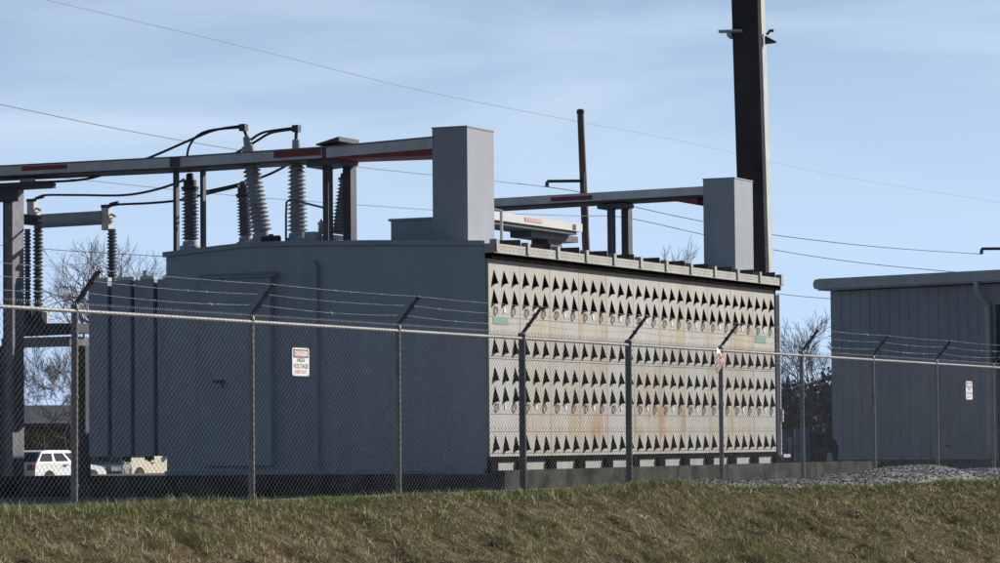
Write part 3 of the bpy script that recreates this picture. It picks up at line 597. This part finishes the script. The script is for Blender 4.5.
# ------------------------------------------------------------------ signs on the fence
def text(body, size, at_, parent, mat, xf, w_=1.):
    cu = bpy.data.curves.new('t', 'FONT'); cu.body = body; cu.size = size; cu.align_x = 'CENTER'; cu.align_y = 'CENTER'; cu.offset = size*.018
    ob = bpy.data.objects.new('t', cu); COL.objects.link(ob); dg = bpy.context.evaluated_depsgraph_get(); me = bpy.data.meshes.new_from_object(ob.evaluated_get(dg))
    bpy.data.objects.remove(ob)
    vs = [xf(v.co.x*w_+at_[0], v.co.y+at_[1]) for v in me.vertices]; fs = [tuple(p.vertices) for p in me.polygons]
    mb = MB(); mb.add(vs, fs); o = mb.build('lettering', mat, parent); return o
def sign(label, x, y, W, H):
    nrm = -w; P = PP(x, y, F0 + nrm*.075, w); s_ = (P-F0).dot(u)
    def xf(a, b, o=.0): return P + u*a + Z*b + nrm*o
    t = thing('warning_sign', label, 'sign', tuple(P), ANG, 'danger signs wired to the fence')
    mb = MB(); c = .018
    out = [(-W/2+c, -H/2), (W/2-c, -H/2), (W/2, -H/2+c), (W/2, H/2-c), (W/2-c, H/2), (-W/2+c, H/2), (-W/2, H/2-c), (-W/2, -H/2+c)]
    mb.prism([xf(a, b, .0) for a, b in out], nrm*.004); mb.build('plate', white, t)
    mb = MB(); mb.prism([xf(a, b, .0045) for a, b in ((-W*.44, H*.15), (W*.44, H*.15), (W*.44, H*.44), (-W*.44, H*.44))], nrm*.001); bd = mb.build('header_band', inkm, t)
    mb = MB(); mb.prism([xf(a, b, .006) for a, b in ((-W*.35, H*.185), (W*.35, H*.185), (W*.35, H*.405), (-W*.35, H*.405))], nrm*.001); mb.build('header_field', pinkm if False else M('faded_red_field', (.62, .30, .27), .5), bd)
    k = W/.39
    text('DANGER', .078*k, (0, H*.295), t, white, lambda a, b: xf(a, b, .0075), 1.0)
    text('HIGH', .066*k, (0, H*.055), t, inkm, lambda a, b: xf(a, b, .005), 1.1)
    text('VOLTAGE', .070*k, (0, -H*.16), t, inkm, lambda a, b: xf(a, b, .005), 1.1)
    text('KEEP OUT', .052*k, (0, -H*.36), t, redink, lambda a, b: xf(a, b, .005), 1.15)
    for a, b in ((-W*.4, H*.47), (W*.4, H*.47), (-W*.4, -H*.46), (W*.4, -H*.46)):
        mb = MB(); mb.tube([xf(a, b, -.03), xf(a, b, .008)], .006, 6); mb.build('tie_wire', galvd, t)
sign('larger looking white danger high voltage sign on the left part of the fence', 300.5, 362, .395, .325)
sign('small distant white danger sign on the fence in front of the ribbed shed', 969, 390.5, .40, .345)
# worn diamond placard at the sixth post
P = PP(717, 361, F0 - w*.09, w); nrm = -w
dp = thing('diamond_placard', 'worn pinkish white diamond placard bent against a fence post', 'sign', tuple(P), ANG)
mb = MB(); k = .10
pts = [(-.17, .01, .02), (0, -.215, -.01), (.15, .0, .05), (.01, .215, 0), (0, 0, .045), (-.08, .12, .03), (.085, .10, .05), (-.09, -.10, .02), (.08, -.11, .03)]
vv = [P+u*a+Z*b+nrm*c for a, b, c in pts]; ff = [(0, 7, 4, 5), (7, 1, 8, 4), (4, 8, 2, 6), (5, 4, 6, 3)]
mb.add(vv, ff); mb.add([p-nrm*.006 for p in vv], [f[::-1] for f in ff]); mb.build('plate', M('faded_placard', (.62, .52, .50), .5, var=.2, scale=14, col2=(.45, .22, .22), amt=.4), dp)
mb = MB()
for a, b in ((-.05, .07), (.03, .05), (-.04, -.03), (.05, -.06), (0, .12)): mb.tube([P+u*(a-.03)+Z*(b-.02)+nrm*.06, P+u*(a+.03)+Z*(b+.02)+nrm*.062], .008, 5)
mb.build('faded_marking', redink, dp)

# ------------------------------------------------------------------ ribbed shed at the right
w2 = V(-.746, .666, 0).normalized(); u2 = V(.666, .746, 0).normalized()
G = PY(833, 472, 92); G = V(G.x, G.y, 0)
def B(a, b, z): return G + u2*a - w2*b + Z*z     # b runs to the right (towards us)
rz2 = math.atan2(u2.y, u2.x)
sh = thing('metal_shed', 'blue grey metal shed clad in vertical ribbed sheet, standing at the right', 'shed', tuple(B(0, 0, -1)), rz2)
def lb2(x, y, a=0): P = PP(x, y, G+u2*a, u2); q = P-G; return (-(q.dot(w2)), q.z)
ze = lb2(840, 291)[1]; zs = lb2(833, 460)[1]; SB = 13.
mb = MB(); mb.box(.0, 12, 0, SB, zs, ze, B)
mb.build('wall', wallr, sh)
mb = MB(); x = .35
while x < SB: mb.prism([B(-.002, x-.05, zs), B(-.025, x-.015, zs), B(-.025, x+.015, zs), B(-.002, x+.05, zs)], Z*(ze-zs-.01)); x += .34
mb.build('wall_rib', wallr, sh)
mb = MB(); mb.box(-.03, 12.03, -.03, SB+.03, -1.3, zs-.003, B); mb.build('skirting', skirt, sh)
zf1 = lb2(830, 279)[1]
mb = MB(); mb.prism([B(-.35, -.2, ze+.02), B(-.35, -.2, zf1), B(6, -.2, zf1+.10), B(12.3, -.2, zf1), B(12.3, -.2, ze+.02)], -w2*(SB+.6)); mb.build('roof', gutm, sh)
gz0, gz1 = ze+.06, zf1-.02; mid = (gz0+gz1)/2
mb = MB(); mb.prism([B(-.352, -.22, gz0), B(-.352, -.28, gz0+.05), B(-.352, -.30, mid), B(-.352, -.28, gz1-.06), B(-.352, -.22, gz1), B(-.352, SB+.4, gz1), B(-.352, SB+.4, gz0)], -u2*.10); mb.build('gutter', gutm, sh)
bd = lb2(991, 380)[0]
mb = MB(); mb.tube([B(-.42, bd-.16, ze+.05), B(-.40, bd-.15, ze-.22), B(-.30, bd-.08, ze-.42), B(-.14, bd+.01, ze-.62), B(-.12, bd+.02, ze-1.0), B(-.12, bd+.02, zs+.15)], .085, 8); mb.build('downspout', gutm, sh, True)
be = lb2(997.5, 380)[0]
mb = MB(); mb.box(-.03, -.003, be, be+1.3, zs, ze-.6, B); mb.build('door', skirt, sh)
q = lb2(949, 446); mb = MB(); mb.box(-.10, -.046, q[0]-.07, q[0]+.07, q[1]-.03, q[1]+.03, B); mb.build('wall_vent', dark, sh)

# ------------------------------------------------------------------ tall tower leg, utility poles, lines
TD = 80.; Pb = PY(757.5, 300, TD)
tl = thing('steel_tower_leg', 'massive dark brown steel pole rising past the top of the picture behind the transformer', 'pole', (Pb.x, Pb.y, -1.2), math.radians(-12.5))
hw = 15.2/3122*TD
def tp(x, y, z): 
    c = math.cos(math.radians(-12.5)); s_ = math.sin(math.radians(-12.5)); ln = -.017*(z-3.9)
    return V(Pb.x + ln + x*c - y*s_, Pb.y + x*s_ + y*c, z)
def seg(x0, x1, y0, y1, z0, z1, k=.04): return [tp(x*(1 - 0*k), y, z) for z in (z0, z1) for x, y in ((x0, y0), (x1, y0), (x1, y1), (x0, y1))]
mb = MB(); mb.hexa(seg(-hw, hw-.11, -hw, hw, -1.2, 16)); mb.build('shaft', poleb, tl)
mb = MB(); mb.hexa(seg(hw-.108, hw-.02, -hw, hw, -1.2, 16)); mb.build('sunlit_strip', plinth, tl)  # pale strip, coloured to stand for the pole's sunlit right face
zz = PY(740, 33, TD).z
mb = MB(); mb.box(-hw-.32, -hw+.28, -hw-.30, -hw-.003, zz-.03, zz+.02, tp); mb.box(-hw-.12, -hw-.003, -hw-.2, hw*.2, zz-.13, zz-.032, tp); mb.build('step_plate', gutm, tl)
mb = MB(); zz2 = PY(770, 39, TD).z; mb.prism([tp(hw+.062, -hw+.05, zz2-.16), tp(hw+.062, -hw+.05, zz2+.04), tp(hw+.36, -hw+.0, zz2-.14)], V(0, .25, 0)); mb.tube([tp(hw+.062, 0, zz2+.12), tp(hw+.15, -.1, zz2+.19), tp(hw+.25, -.1, zz2+.19)], .04, 6); mb.build('step_plate', dark, tl)
UD = 110.
def utility(label, x, ytop, xa, ya, D, r=.135, lean=.03):
    Pt = PY(x, ytop, D); t = thing('utility_pole', label, 'utility pole', (Pt.x+lean*(Pt.z+1.6), Pt.y, -1.6), 0)
    b = V(Pt.x+lean*(Pt.z+1.6), Pt.y, -1.6)
    mb = MB(); mb.tube([b, b.lerp(Pt, .5), Pt], [r*1.25, r*1.1, r*.9], 12); mb.build('shaft', wood, t, True)
    mb = MB(); mb.lathe(Pt-Z*.05, Z, [(0, r*1.05), (.12, r*1.05), (.16, r*.5)], 12); mb.build('cap', dark, t)
    tip = PY(xa, ya, D); zz_ = tip.z; f_ = (zz_-b.z)/(Pt.z-b.z); c = b.lerp(Pt, f_)
    mb = MB(); mb.tube([V(c.x, c.y-r, zz_), V(tip.x, tip.y-r, zz_)], .055, 8); mb.tube([V(c.x, c.y-r, zz_-.4), V(c.x, c.y-r, zz_+.3)], .06, 6); mb.build('arm', dark, t)
    mb = MB(); e = V(tip.x, tip.y-r, zz_); mb.lathe(e-Z*.2, Z, [(0, .05), (.03, .09), (.07, .05), (.10, .09), (.14, .05), (.2, .06)], 10); mb.build('insulator', porcd, t)
    return Pt, e-Z*.2
UT, UE = utility('dark wooden utility pole with one side arm rising behind the transformer roof', 580.5, 112, 547, 181.5, UD)
RT, RE = utility('utility pole just beyond the right edge whose dark arm reaches in over the shed', 1015, 190, 981, 249, 118)
def line(label, pts, r=.011):
    mb = MB(); mb.tube(spline(pts, 8), r, 5); o = thing('overhead_line', label, 'power line', tuple(pts[0]), 0, 'overhead power lines'); mb.build('wire', linem, o, True)
dpt = lambda x, y, d: PY(x, y, d)
line('thin overhead line crossing the upper left sky down to the pole top', [dpt(-160, -48, 70), dpt(48, 0, 78), dpt(250, 48, 89), dpt(420, 90, 99), UT-Z*.35], .008)
line('faint overhead line leaving the pole top towards the right behind the dark tower leg', [UT-Z*.35, dpt(700, 145, 135), dpt(850, 178, 165), dpt(1050, 210, 200)], .006)
line('overhead line entering at the left edge above the trough and reaching the pole arm', [dpt(-140, 74, 70), dpt(0, 104, 77), dpt(120, 129, 84), dpt(240, 150, 90), dpt(360, 167, 97), dpt(495, 181, 107), UE], .013)
line('overhead line from the pole arm dipping to the right towards the arm above the shed', [UE, dpt(584, 193, 110), dpt(640, 208, 111), dpt(703, 221.5, 112), dpt(775, 235, 113), dpt(880, 247, 115), RE], .013)
line('lower overhead line passing behind the bushings to the middle of the pole', [dpt(-140, 157, 70), dpt(85, 180, 80), dpt(230, 195, 90), dpt(355, 204.5, 97), dpt(470, 212, 104), dpt(584, 216, UD-.3)], .011)
line('lower overhead line from the middle of the pole running down across the right sky', [dpt(584, 216, UD-.3), dpt(625, 217.5, 111), dpt(703, 234.5, 112), dpt(775, 250, 113), dpt(880, 265, 115), dpt(1060, 281, 118)], .013)
line('short overhead line between the transformer corner and the shed roof', [dpt(700, 283, 120), dpt(775, 293.5, 120), dpt(835, 299, 120), dpt(960, 306, 120)], .011)
line('faint low line at the far left between the switch and the bare trees', [dpt(-60, 240, 110), dpt(45, 249, 110), dpt(105, 253, 110), dpt(260, 262, 110)], .011)

# ------------------------------------------------------------------ bare trees
def tree(label, x, ytop, D, zb=-1.6, spread=.55, mat=None, seed=1, twig=1., name='bare_tree', lvl=7, trunk=.022, cat='tree', grp='bare trees behind the site'):
    rnd = random.Random(seed); Pt = PY(x, ytop, D); H = Pt.z-zb; base = V(Pt.x, Pt.y, zb)
    t = thing(name, label, cat, tuple(base), 0, grp); tk = MB(); cr = MB(); mat = mat or bark
    def grow(p, d, ln, r, l):
        pts = [p]; rs = [r]; n = 3
        for k in range(n):
            d = (d + V(rnd.gauss(0, .12), rnd.gauss(0, .12), rnd.gauss(.05, .08))).normalized(); p = p + d*(ln/n); pts.append(p); rs.append(r*(1-.38*(k+1)/n))
        (tk if l >= lvl-1 else cr).tube(pts, rs, 6 if l >= lvl-1 else 3, False)
        if l <= 0: return
        for k in range(rnd.choice([2, 3, 3]) if l > 1 else 4):
            ax = d.orthogonal().normalized(); ax.rotate(Matrix.Rotation(rnd.uniform(0, 2*PI), 3, d)); nd = (d + ax*rnd.uniform(.45, 1.0)*spread*1.6).normalized()
            q = pts[-1] if k < 2 else pts[rnd.choice([1, 2])]
            grow(q, nd, ln*rnd.uniform(.62, .86), max(r*.58, .0065*D/100*twig), l-1)
    grow(base, Z.copy(), H*.27, H*trunk, lvl)
    top = max(q[2] for q in cr.v); kz = H/(top-zb)
    for m_ in (tk, cr): m_.v = [(base.x+(q[0]-base.x)*min(kz, 1.25), base.y+(q[1]-base.y)*min(kz, 1.25), zb+(q[2]-zb)*kz) for q in m_.v]
    tk.build('trunk', mat, t, True); cr.build('crown', mat, t)
tree('bare tree with a wide fine crown showing over the radiators, right of the insulator', 128, 232, 190, seed=3, spread=.62, twig=.8)
tree('bare tree crown seen directly left of the short insulator above the radiators', 108, 238, 185, seed=6, spread=.5, twig=.7)
tree('bare tree showing its twigs against the left end of the transformer lid', 160, 231, 195, seed=8, spread=.6)
tree('small bare tree at the far left, low behind the barbed wire', 70, 326, 180, seed=11, spread=.4, twig=.7, trunk=.008)
tree('dense bare shrub seen through the mesh beside the left steel column', 47, 346, 170, seed=13, spread=.7, trunk=.006, twig=.8)
tree('bare shrub seen through the mesh left of the first fence post', 79, 352, 172, seed=17, spread=.6, trunk=.006, twig=.8)
tree('thin bare treetop peeping over the roof between pole and brackets', 600, 238, 185, seed=23, spread=.28, twig=.7)
tree('tall slim bare tree in the gap left of the shed', 795, 303, 150, seed=31, spread=.38, twig=.9)
tree('shorter bare tree close to the left corner of the shed', 821, 317, 155, seed=33, spread=.45, twig=.9)
tree('dark brushy bare tree low in the gap left of the shed', 806, 338, 135, seed=37, spread=.6, mat=barkd, trunk=.01)
# dark undergrowth behind the gap: leafy evergreen shrub
def shrub(label, x0, x1, ytop, D, seed):
    rnd = random.Random(seed); P0 = PY(x0, ytop, D); P1 = PY(x1, ytop, D); H = P0.z+1.3; c = V((P0.x+P1.x)/2, D, -1.3); W = (P1.x-P0.x)/2
    t = thing('evergreen_shrub', label, 'shrub', tuple(c), 0, 'evergreen shrubs in the gap')
    mb = MB()
    for k in range(3600):
        a = rnd.uniform(0, 2*PI); rr = math.sqrt(rnd.random()); h = rnd.random()**.8; env = (1-h**7)**.5 if h < 1 else 0
        p = c + V(math.cos(a)*rr*W*max(env, .25), math.sin(a)*rr*W*.7, h*H*(.86+.14*math.sin(a*3+seed*2)+.07*math.sin(a*8+seed)))
        q = V(rnd.gauss(0, 1), rnd.gauss(0, 1), rnd.gauss(.3, 1)).normalized(); s1 = q.orthogonal().normalized()*rnd.uniform(.05, .10); s2 = q.cross(s1).normalized()*rnd.uniform(.08, .2)
        mb.add([p-s1, p-s2*.3, p+s1, p+s2], [(0, 1, 2, 3)])
    mb.build('foliage', brush, t)
    mb = MB(); 
    for k in range(5): mb.tube([c, c+V(rnd.gauss(0, .5)*W, rnd.gauss(0, .3)*W, H*.7)], [.06, .02], 5)
    mb.build('stem', barkd, t)
shrub('dark evergreen shrub filling the gap right beside the transformer corner', 772, 808, 384, 112, 1)
shrub('dark evergreen shrub filling the gap against the shed corner', 796, 850, 376, 114, 2)
shrub('low dark evergreen shrub between its two taller neighbours', 784, 826, 398, 108, 3)

# ------------------------------------------------------------------ barn, vehicles
D = 210.
bn = thing('long_building', 'long low building with dark roof and tan wall far behind the first fence post', 'building', tuple(PY(100, 450, D).xy.to_3d() + Z*-1.6), 0)
X0, X1 = PY(-60, 430, D).x, PY(260, 430, D).x; zw = PY(60, 427.5, D).z; zr = PY(60, 404, D).z
T_ = lambda a, b, z: V(a, b, z)
mb = MB(); mb.box(X0, X1, D, D+12, -2, zw, T_); mb.build('wall', barnw, bn)
mb = MB(); mb.prism([V(X0-.4, D-.6, zw+.003), V(X0-.4, D-.6, zw+.28), V(X0-.4, D+6, zr), V(X0-.4, D+12.6, zw+.28), V(X0-.4, D+12.6, zw+.003)], V(X1-X0+.8, 0, 0)); mb.build('roof', barnr, bn)
for k in range(6):
    xx = X0 + (X1-X0)*(k+.5)/6; mb = MB(); mb.box(xx-.7, xx+.7, D-.05, D-.004, -.4, zw-.5, T_); mb.build('window', glass, bn)

def vehicle(name, label, cat, x, y, D, rz, paint, prof, cab, wheels, width, truck=False, lamps=True):
    """body: side profile extruded with tumblehome; x forward, z up"""
    P = PY(x, y, D); base = V(P.x, P.y, -1.6); rot = Matrix.Rotation(rz, 3, 'Z'); T = lambda a, b, z: base + rot @ V(a, b, z)
    t = thing(name, label, cat, tuple(base), rz); W = width/2
    mb = MB(); n = len(prof)
    L_ = [T(a, -W*(1 if z < .9 else .97), z) for a, z in prof] + [T(a, W*(1 if z < .9 else .97), z) for a, z in prof]
    mb.add(L_, [tuple(range(n)), tuple(range(2*n-1, n-1, -1))] + [(i, (i+1) % n, n+(i+1) % n, n+i) for i in range(n)]); mb.build('body', paint, t)
    mb = MB(); n = len(cab); zl = min(z for a, z in cab); zh = max(z for a, z in cab); ww = lambda z: W*(.96-.16*(z-zl)/(zh-zl))
    L_ = [T(a, -ww(z), z) for a, z in cab] + [T(a, ww(z), z) for a, z in cab]
    mb.add(L_, [tuple(range(n)), tuple(range(2*n-1, n-1, -1))] + [(i, (i+1) % n, n+(i+1) % n, n+i) for i in range(n)]); cb = mb.build('cabin', paint, t)
    # side glass, front and rear glass
    a0 = cab[0][0]; a3 = cab[-1][0]
    rear_b, rear_t, fr_t, fr_b = cab[0], cab[1], cab[-2], cab[-1]
    lerp = lambda p, q, k: (p[0]+(q[0]-p[0])*k, p[1]+(q[1]-p[1])*k)
    for sgn in (-1, 1):
        seams = [0, .34, .67, 1.0] if not truck else [0, 1.0]
        for i in range(len(seams)-1):
            k0, k1 = seams[i]+.04, seams[i+1]-.03
            lo0, lo1 = lerp(lerp(rear_b, rear_t, .18), lerp(fr_b, fr_t, .18), k0), lerp(lerp(rear_b, rear_t, .18), lerp(fr_b, fr_t, .18), k1)
            hi0, hi1 = lerp(lerp(rear_b, rear_t, .85), lerp(fr_b, fr_t, .85), k0), lerp(lerp(rear_b, rear_t, .85), lerp(fr_b, fr_t, .85), k1)
            mb = MB(); mb.prism([T(a, sgn*(ww(z)+.004), z) for a, z in (lo0, lo1, hi1, hi0)], rot @ V(0, sgn*.012, 0)); mb.build('side_window', glass, cb)
    for (pb, pt, sg, nm) in ((rear_b, rear_t, -1, 'rear_window'), (fr_b, fr_t, 1, 'windscreen')):
        q0, q1 = lerp(pb, pt, .15), lerp(pb, pt, .9); mb = MB()
        mb.prism([T(q0[0]+sg*.01, -ww(q0[1])*.9, q0[1]), T(q0[0]+sg*.01, ww(q0[1])*.9, q0[1]), T(q1[0]+sg*.01, ww(q1[1])*.9, q1[1]), T(q1[0]+sg*.01, -ww(q1[1])*.9, q1[1])], rot @ V(sg*.02, 0, .01)); mb.build(nm, glass, cb)
    xs = [a for a, z in prof]; xr, xf_ = min(xs), max(xs)
    for a in wheels:
        for sgn in (-1, 1):
            mb = MB(); mb.lathe(T(a, sgn*(W-.2), .34), rot @ V(0, sgn, 0), [(0, .34), (.02, .35), (.19, .35), (.215, .32), (.22, .2)], 20); wh = mb.build('wheel', tyre, t, True)
            mb = MB(); mb.lathe(T(a, sgn*(W+.018), .34), rot @ V(0, sgn, 0), [(0, .21), (.012, .2), (.02, .06)], 14); mb.build('rim', chrome, wh)
            mb = MB(); mb.lathe(T(a, sgn*(W-.1), .36), rot @ V(0, sgn, 0), [(0, .42), (.104, .42)], 20); mb.build('wheel_arch', tyre, t)
    for sgn in (-1, 1):
        mb = MB(); mb.box(xr-.015, xr+.12, sgn*W*.78-.14, sgn*W*.78+.14, .78, 1.0, T); mb.build('tail_lamp', lamp_r, t)
        mb = MB(); mb.box(xf_-.14, xf_+.012, sgn*W*.75-.18, sgn*W*.75+.18, .68, .86, T); mb.build('headlight', chrome, t)
        mb = MB(); mb.box(fr_b[0]-.5, fr_b[0]-.3, sgn*(W+.02)-.0, sgn*(W+.2), fr_b[1]+.02, fr_b[1]+.17, T); mb.build('wing_mirror', tyre, t)
    mb = MB(); mb.box(xr-.05, xf_+.05, -W*.98, W*.98, .36, .5, T); mb.build('bumper', paint if truck else dark, t)
    mb = MB(); mb.box(fr_b[0]-1.6, fr_b[0]-1.4, -W-.03, W+.03, .93, .97, T); mb.build('door_handle', dark, t)
suv_b = [(-2.25, .38), (-2.3, .75), (-2.2, 1.02), (.85, 1.02), (1.0, 1.0), (2.0, .88), (2.3, .7), (2.3, .38)]
suv_c = [(-2.15, 1.022), (-1.65, 1.45), (-1.3, 1.50), (.05, 1.49), (.25, 1.46), (1.15, 1.022)]
vehicle('parked_car', 'white parked estate car with its sunlit side beside the first fence post', 'car', 50, 470, 114, math.radians(64), carw, suv_b, suv_c, (-1.4, 1.42), 1.85)
sed_b = [(-2.25, .34), (-2.3, .7), (-2.2, .98), (.85, .98), (2.0, .86), (2.3, .66), (2.3, .34)]
sed_c = [(-1.9, .982), (-1.0, 1.42), (-.7, 1.45), (.1, 1.45), (.3, 1.42), (1.15, .982)]
vehicle('parked_car', 'dark navy parked car half hidden below the radiators', 'car', 104, 470, 121, math.radians(-88), carn, sed_b, sed_c, (-1.4, 1.42), 1.8)
tr_b = [(-2.7, .5), (-2.7, 1.15), (.9, 1.15), (1.0, 1.15), (2.45, 1.08), (2.6, .9), (2.6, .5)]
tr_c = [(-.75, 1.152), (-.6, 1.82), (-.4, 1.86), (.4, 1.86), (.55, 1.82), (1.25, 1.152)]
vehicle('pickup_truck', 'cream pickup truck showing its rear wheel under the radiators', 'truck', 136, 470, 127, math.radians(64), carc, tr_b, tr_c, (-1.25, 1.9), 1.95, True)

# ------------------------------------------------------------------ drum and reel in the gap right of the transformer
D = 84.
def drum(label, x, y, D, r, h, mat):
    P = PY(x, y, D); b = V(P.x, P.y, -.98); t = thing('storage_drum', label, 'drum', tuple(b), 0)
    mb = MB(); mb.lathe(b, Z, [(0, r*.97), (.02, r), (h*.33, r), (h*.35, r*1.04), (h*.37, r), (h*.65, r), (h*.67, r*1.04), (h*.69, r), (h-.03, r), (h, r*.95)], 20); mb.build('barrel', mat, t, True)
    mb = MB(); mb.lathe(b+Z*(h+.002), Z, [(0, r*.8), (.02, r*.8), (.021, r*.2), (.05, r*.2)], 16); mb.build('lid', mat, t)
    mb = MB(); mb.prism([b+V(-r*.3, -r-.012, h*.4), b+V(r*.1, -r-.012, h*.4), b+V(r*.1, -r-.012, h*.85), b+V(-r*.3, -r-.012, h*.85)], V(0, .008, 0)); mb.build('sticker', palem, t)
drum('tall blue drum standing in the gap beside the transformer corner', 802, 450, D, .21, 1.30, bluep)
drum('darker drum standing left of the blue drum by the pale riser pipe', 790, 450, D+1, .22, 1.25, M('slate_drum', (.06, .09, .13), .5))
P = PY(817, 445, D+.5); b = V(P.x, P.y, 0); 
rl = thing('cable_reel', 'black cable reel on edge with a pale oval label near the shed', 'cable reel', (b.x, b.y, -.98), 0)
ax = V(.35, -1, 0).normalized(); c = V(b.x, b.y, -.98+.52+.16)
mb = MB(); mb.lathe(c-ax*.35, ax, [(0, .5), (.06, .5), (.061, .36), (.6, .36), (.601, .5), (.66, .5)], 28); mb.build('drum', reelm, rl, True)
mb = MB(); mb.lathe(c+ax*.311, ax, [(0, .10), (.03, .10)], 14); mb.build('hub', dark, rl)
sx = ax.cross(Z).normalized()
mb = MB(); mb.add([c+ax*.318 - sx*(.22+.09*math.cos(t*PI/8)) + Z*(-.22+.2*math.sin(t*PI/8)) for t in range(16)], [tuple(range(16))]); mb.build('label_plate', palem, rl)
mb = MB(); mb.box(-.45, .45, -.3, .3, -1.0, -.86, lambda a, q, z: V(b.x+a, b.y+q, z)); mb.build('cradle', conc, rl)

# ------------------------------------------------------------------ sky, sun, camera
SUN_EL = math.radians(27); sd = V(.85, .53, 0).normalized()
sdir = V(sd.x*math.cos(SUN_EL), sd.y*math.cos(SUN_EL), math.sin(SUN_EL))
sun = bpy.data.lights.new('sun', 'SUN'); sun.energy = 5.0; sun.angle = math.radians(.5); sun.color = (1, .95, .88)
so = bpy.data.objects.new('sun', sun); COL.objects.link(so); so.rotation_euler = sdir.to_track_quat('Z', 'Y').to_euler(); so.location = (30, 20, 40)
wd = bpy.data.worlds.new('World'); SC.world = wd; wd.use_nodes = True; N = wd.node_tree.nodes; L = wd.node_tree.links
bg = N['Background']; bg.inputs['Strength'].default_value = .055
sk = N.new('ShaderNodeTexSky'); sk.sky_type = 'NISHITA'; sk.sun_disc = False; sk.sun_elevation = SUN_EL; sk.sun_rotation = math.atan2(sd.x, sd.y)
sk.air_density = 1.0; sk.dust_density = .3; sk.ozone_density = 3.; sk.altitude = 100
def node(t, **k):
    n = N.new(t)
    for a, v in k.items(): setattr(n, a, v)
    return n
tc = node('ShaderNodeTexCoord'); sp = node('ShaderNodeSeparateXYZ'); L.new(tc.outputs['Generated'], sp.inputs[0])
# pale blue haze low over the horizon
hz = node('ShaderNodeMapRange', interpolation_type='SMOOTHSTEP'); hz.inputs[1].default_value = 0; hz.inputs[2].default_value = .26; hz.inputs[3].default_value = .92; hz.inputs[4].default_value = 0
L.new(sp.outputs['Z'], hz.inputs[0])
fr_ = node('ShaderNodeMapRange', interpolation_type='SMOOTHSTEP'); fr_.inputs[1].default_value = -.1; fr_.inputs[2].default_value = .8; L.new(sp.outputs['Y'], fr_.inputs[0])
hk = node('ShaderNodeMath', operation='MULTIPLY'); L.new(hz.outputs[0], hk.inputs[0]); L.new(fr_.outputs[0], hk.inputs[1])
m1 = node('ShaderNodeMix', data_type='RGBA'); L.new(hk.outputs[0], m1.inputs[0]); L.new(sk.outputs[0], m1.inputs[6]); m1.inputs[7].default_value = (8.3, 11.2, 15.7, 1)
# soft cirrus, thicker higher up
mp = node('ShaderNodeMapping'); mp.inputs['Rotation'].default_value = (0, math.radians(10), 0); mp.inputs['Scale'].default_value = (3.0, 1.2, 17); mp.inputs['Location'].default_value = (.35, 0, .55); L.new(tc.outputs['Generated'], mp.inputs['Vector'])
nz = node('ShaderNodeTexNoise'); nz.inputs['Scale'].default_value = 1.7; nz.inputs['Detail'].default_value = 6; nz.inputs['Roughness'].default_value = .48; nz.inputs['Distortion'].default_value = .6
L.new(mp.outputs[0], nz.inputs['Vector'])
rp = node('ShaderNodeValToRGB'); rp.color_ramp.elements[0].position = .43; rp.color_ramp.elements[0].color = (0, 0, 0, 1); rp.color_ramp.elements[1].position = .70; rp.color_ramp.elements[1].color = (.52, .52, .52, 1)
L.new(nz.outputs['Fac'], rp.inputs['Fac'])
e0 = node('ShaderNodeMapRange', interpolation_type='SMOOTHSTEP'); e0.inputs[1].default_value = .03; e0.inputs[2].default_value = .13; L.new(sp.outputs['Z'], e0.inputs[0])
e1 = node('ShaderNodeMapRange', interpolation_type='SMOOTHSTEP'); e1.inputs[1].default_value = .18; e1.inputs[2].default_value = .5; e1.inputs[3].default_value = 1; e1.inputs[4].default_value = .1; L.new(sp.outputs['Z'], e1.inputs[0])
k1 = node('ShaderNodeMath', operation='MULTIPLY'); L.new(e0.outputs[0], k1.inputs[0]); L.new(e1.outputs[0], k1.inputs[1])
k2 = node('ShaderNodeMath', operation='MULTIPLY'); L.new(k1.outputs[0], k2.inputs[0]); L.new(rp.outputs['Color'], k2.inputs[1])
mx = node('ShaderNodeMix', data_type='RGBA'); L.new(k2.outputs[0], mx.inputs[0]); L.new(m1.outputs[2], mx.inputs[6]); k3 = node('ShaderNodeMath', operation='MULTIPLY'); L.new(k2.outputs[0], k3.inputs[0]); L.new(fr_.outputs[0], k3.inputs[1]); L.new(k3.outputs[0], mx.inputs[0]); mx.inputs[7].default_value = (12.0, 13.3, 15.4, 1)
L.new(mx.outputs[2], bg.inputs['Color'])

cam = bpy.data.cameras.new('camera'); co = bpy.data.objects.new('camera', cam); COL.objects.link(co)
cam.sensor_fit = 'HORIZONTAL'; cam.sensor_width = 36; cam.lens = FPX/1000*36; cam.clip_start = .5; cam.clip_end = 20000
co.matrix_world = Matrix(((Rt.x, Up.x, -Fw.x, 0), (Rt.y, Up.y, -Fw.y, 0), (Rt.z, Up.z, -Fw.z, 0), (0, 0, 0, 1)))
SC.camera = co
vs_ = SC.view_settings; vs_.view_transform = 'Standard'; vs_.look = 'None'; vs_.exposure = .34; vs_.gamma = 1; vs_.use_curve_mapping = False
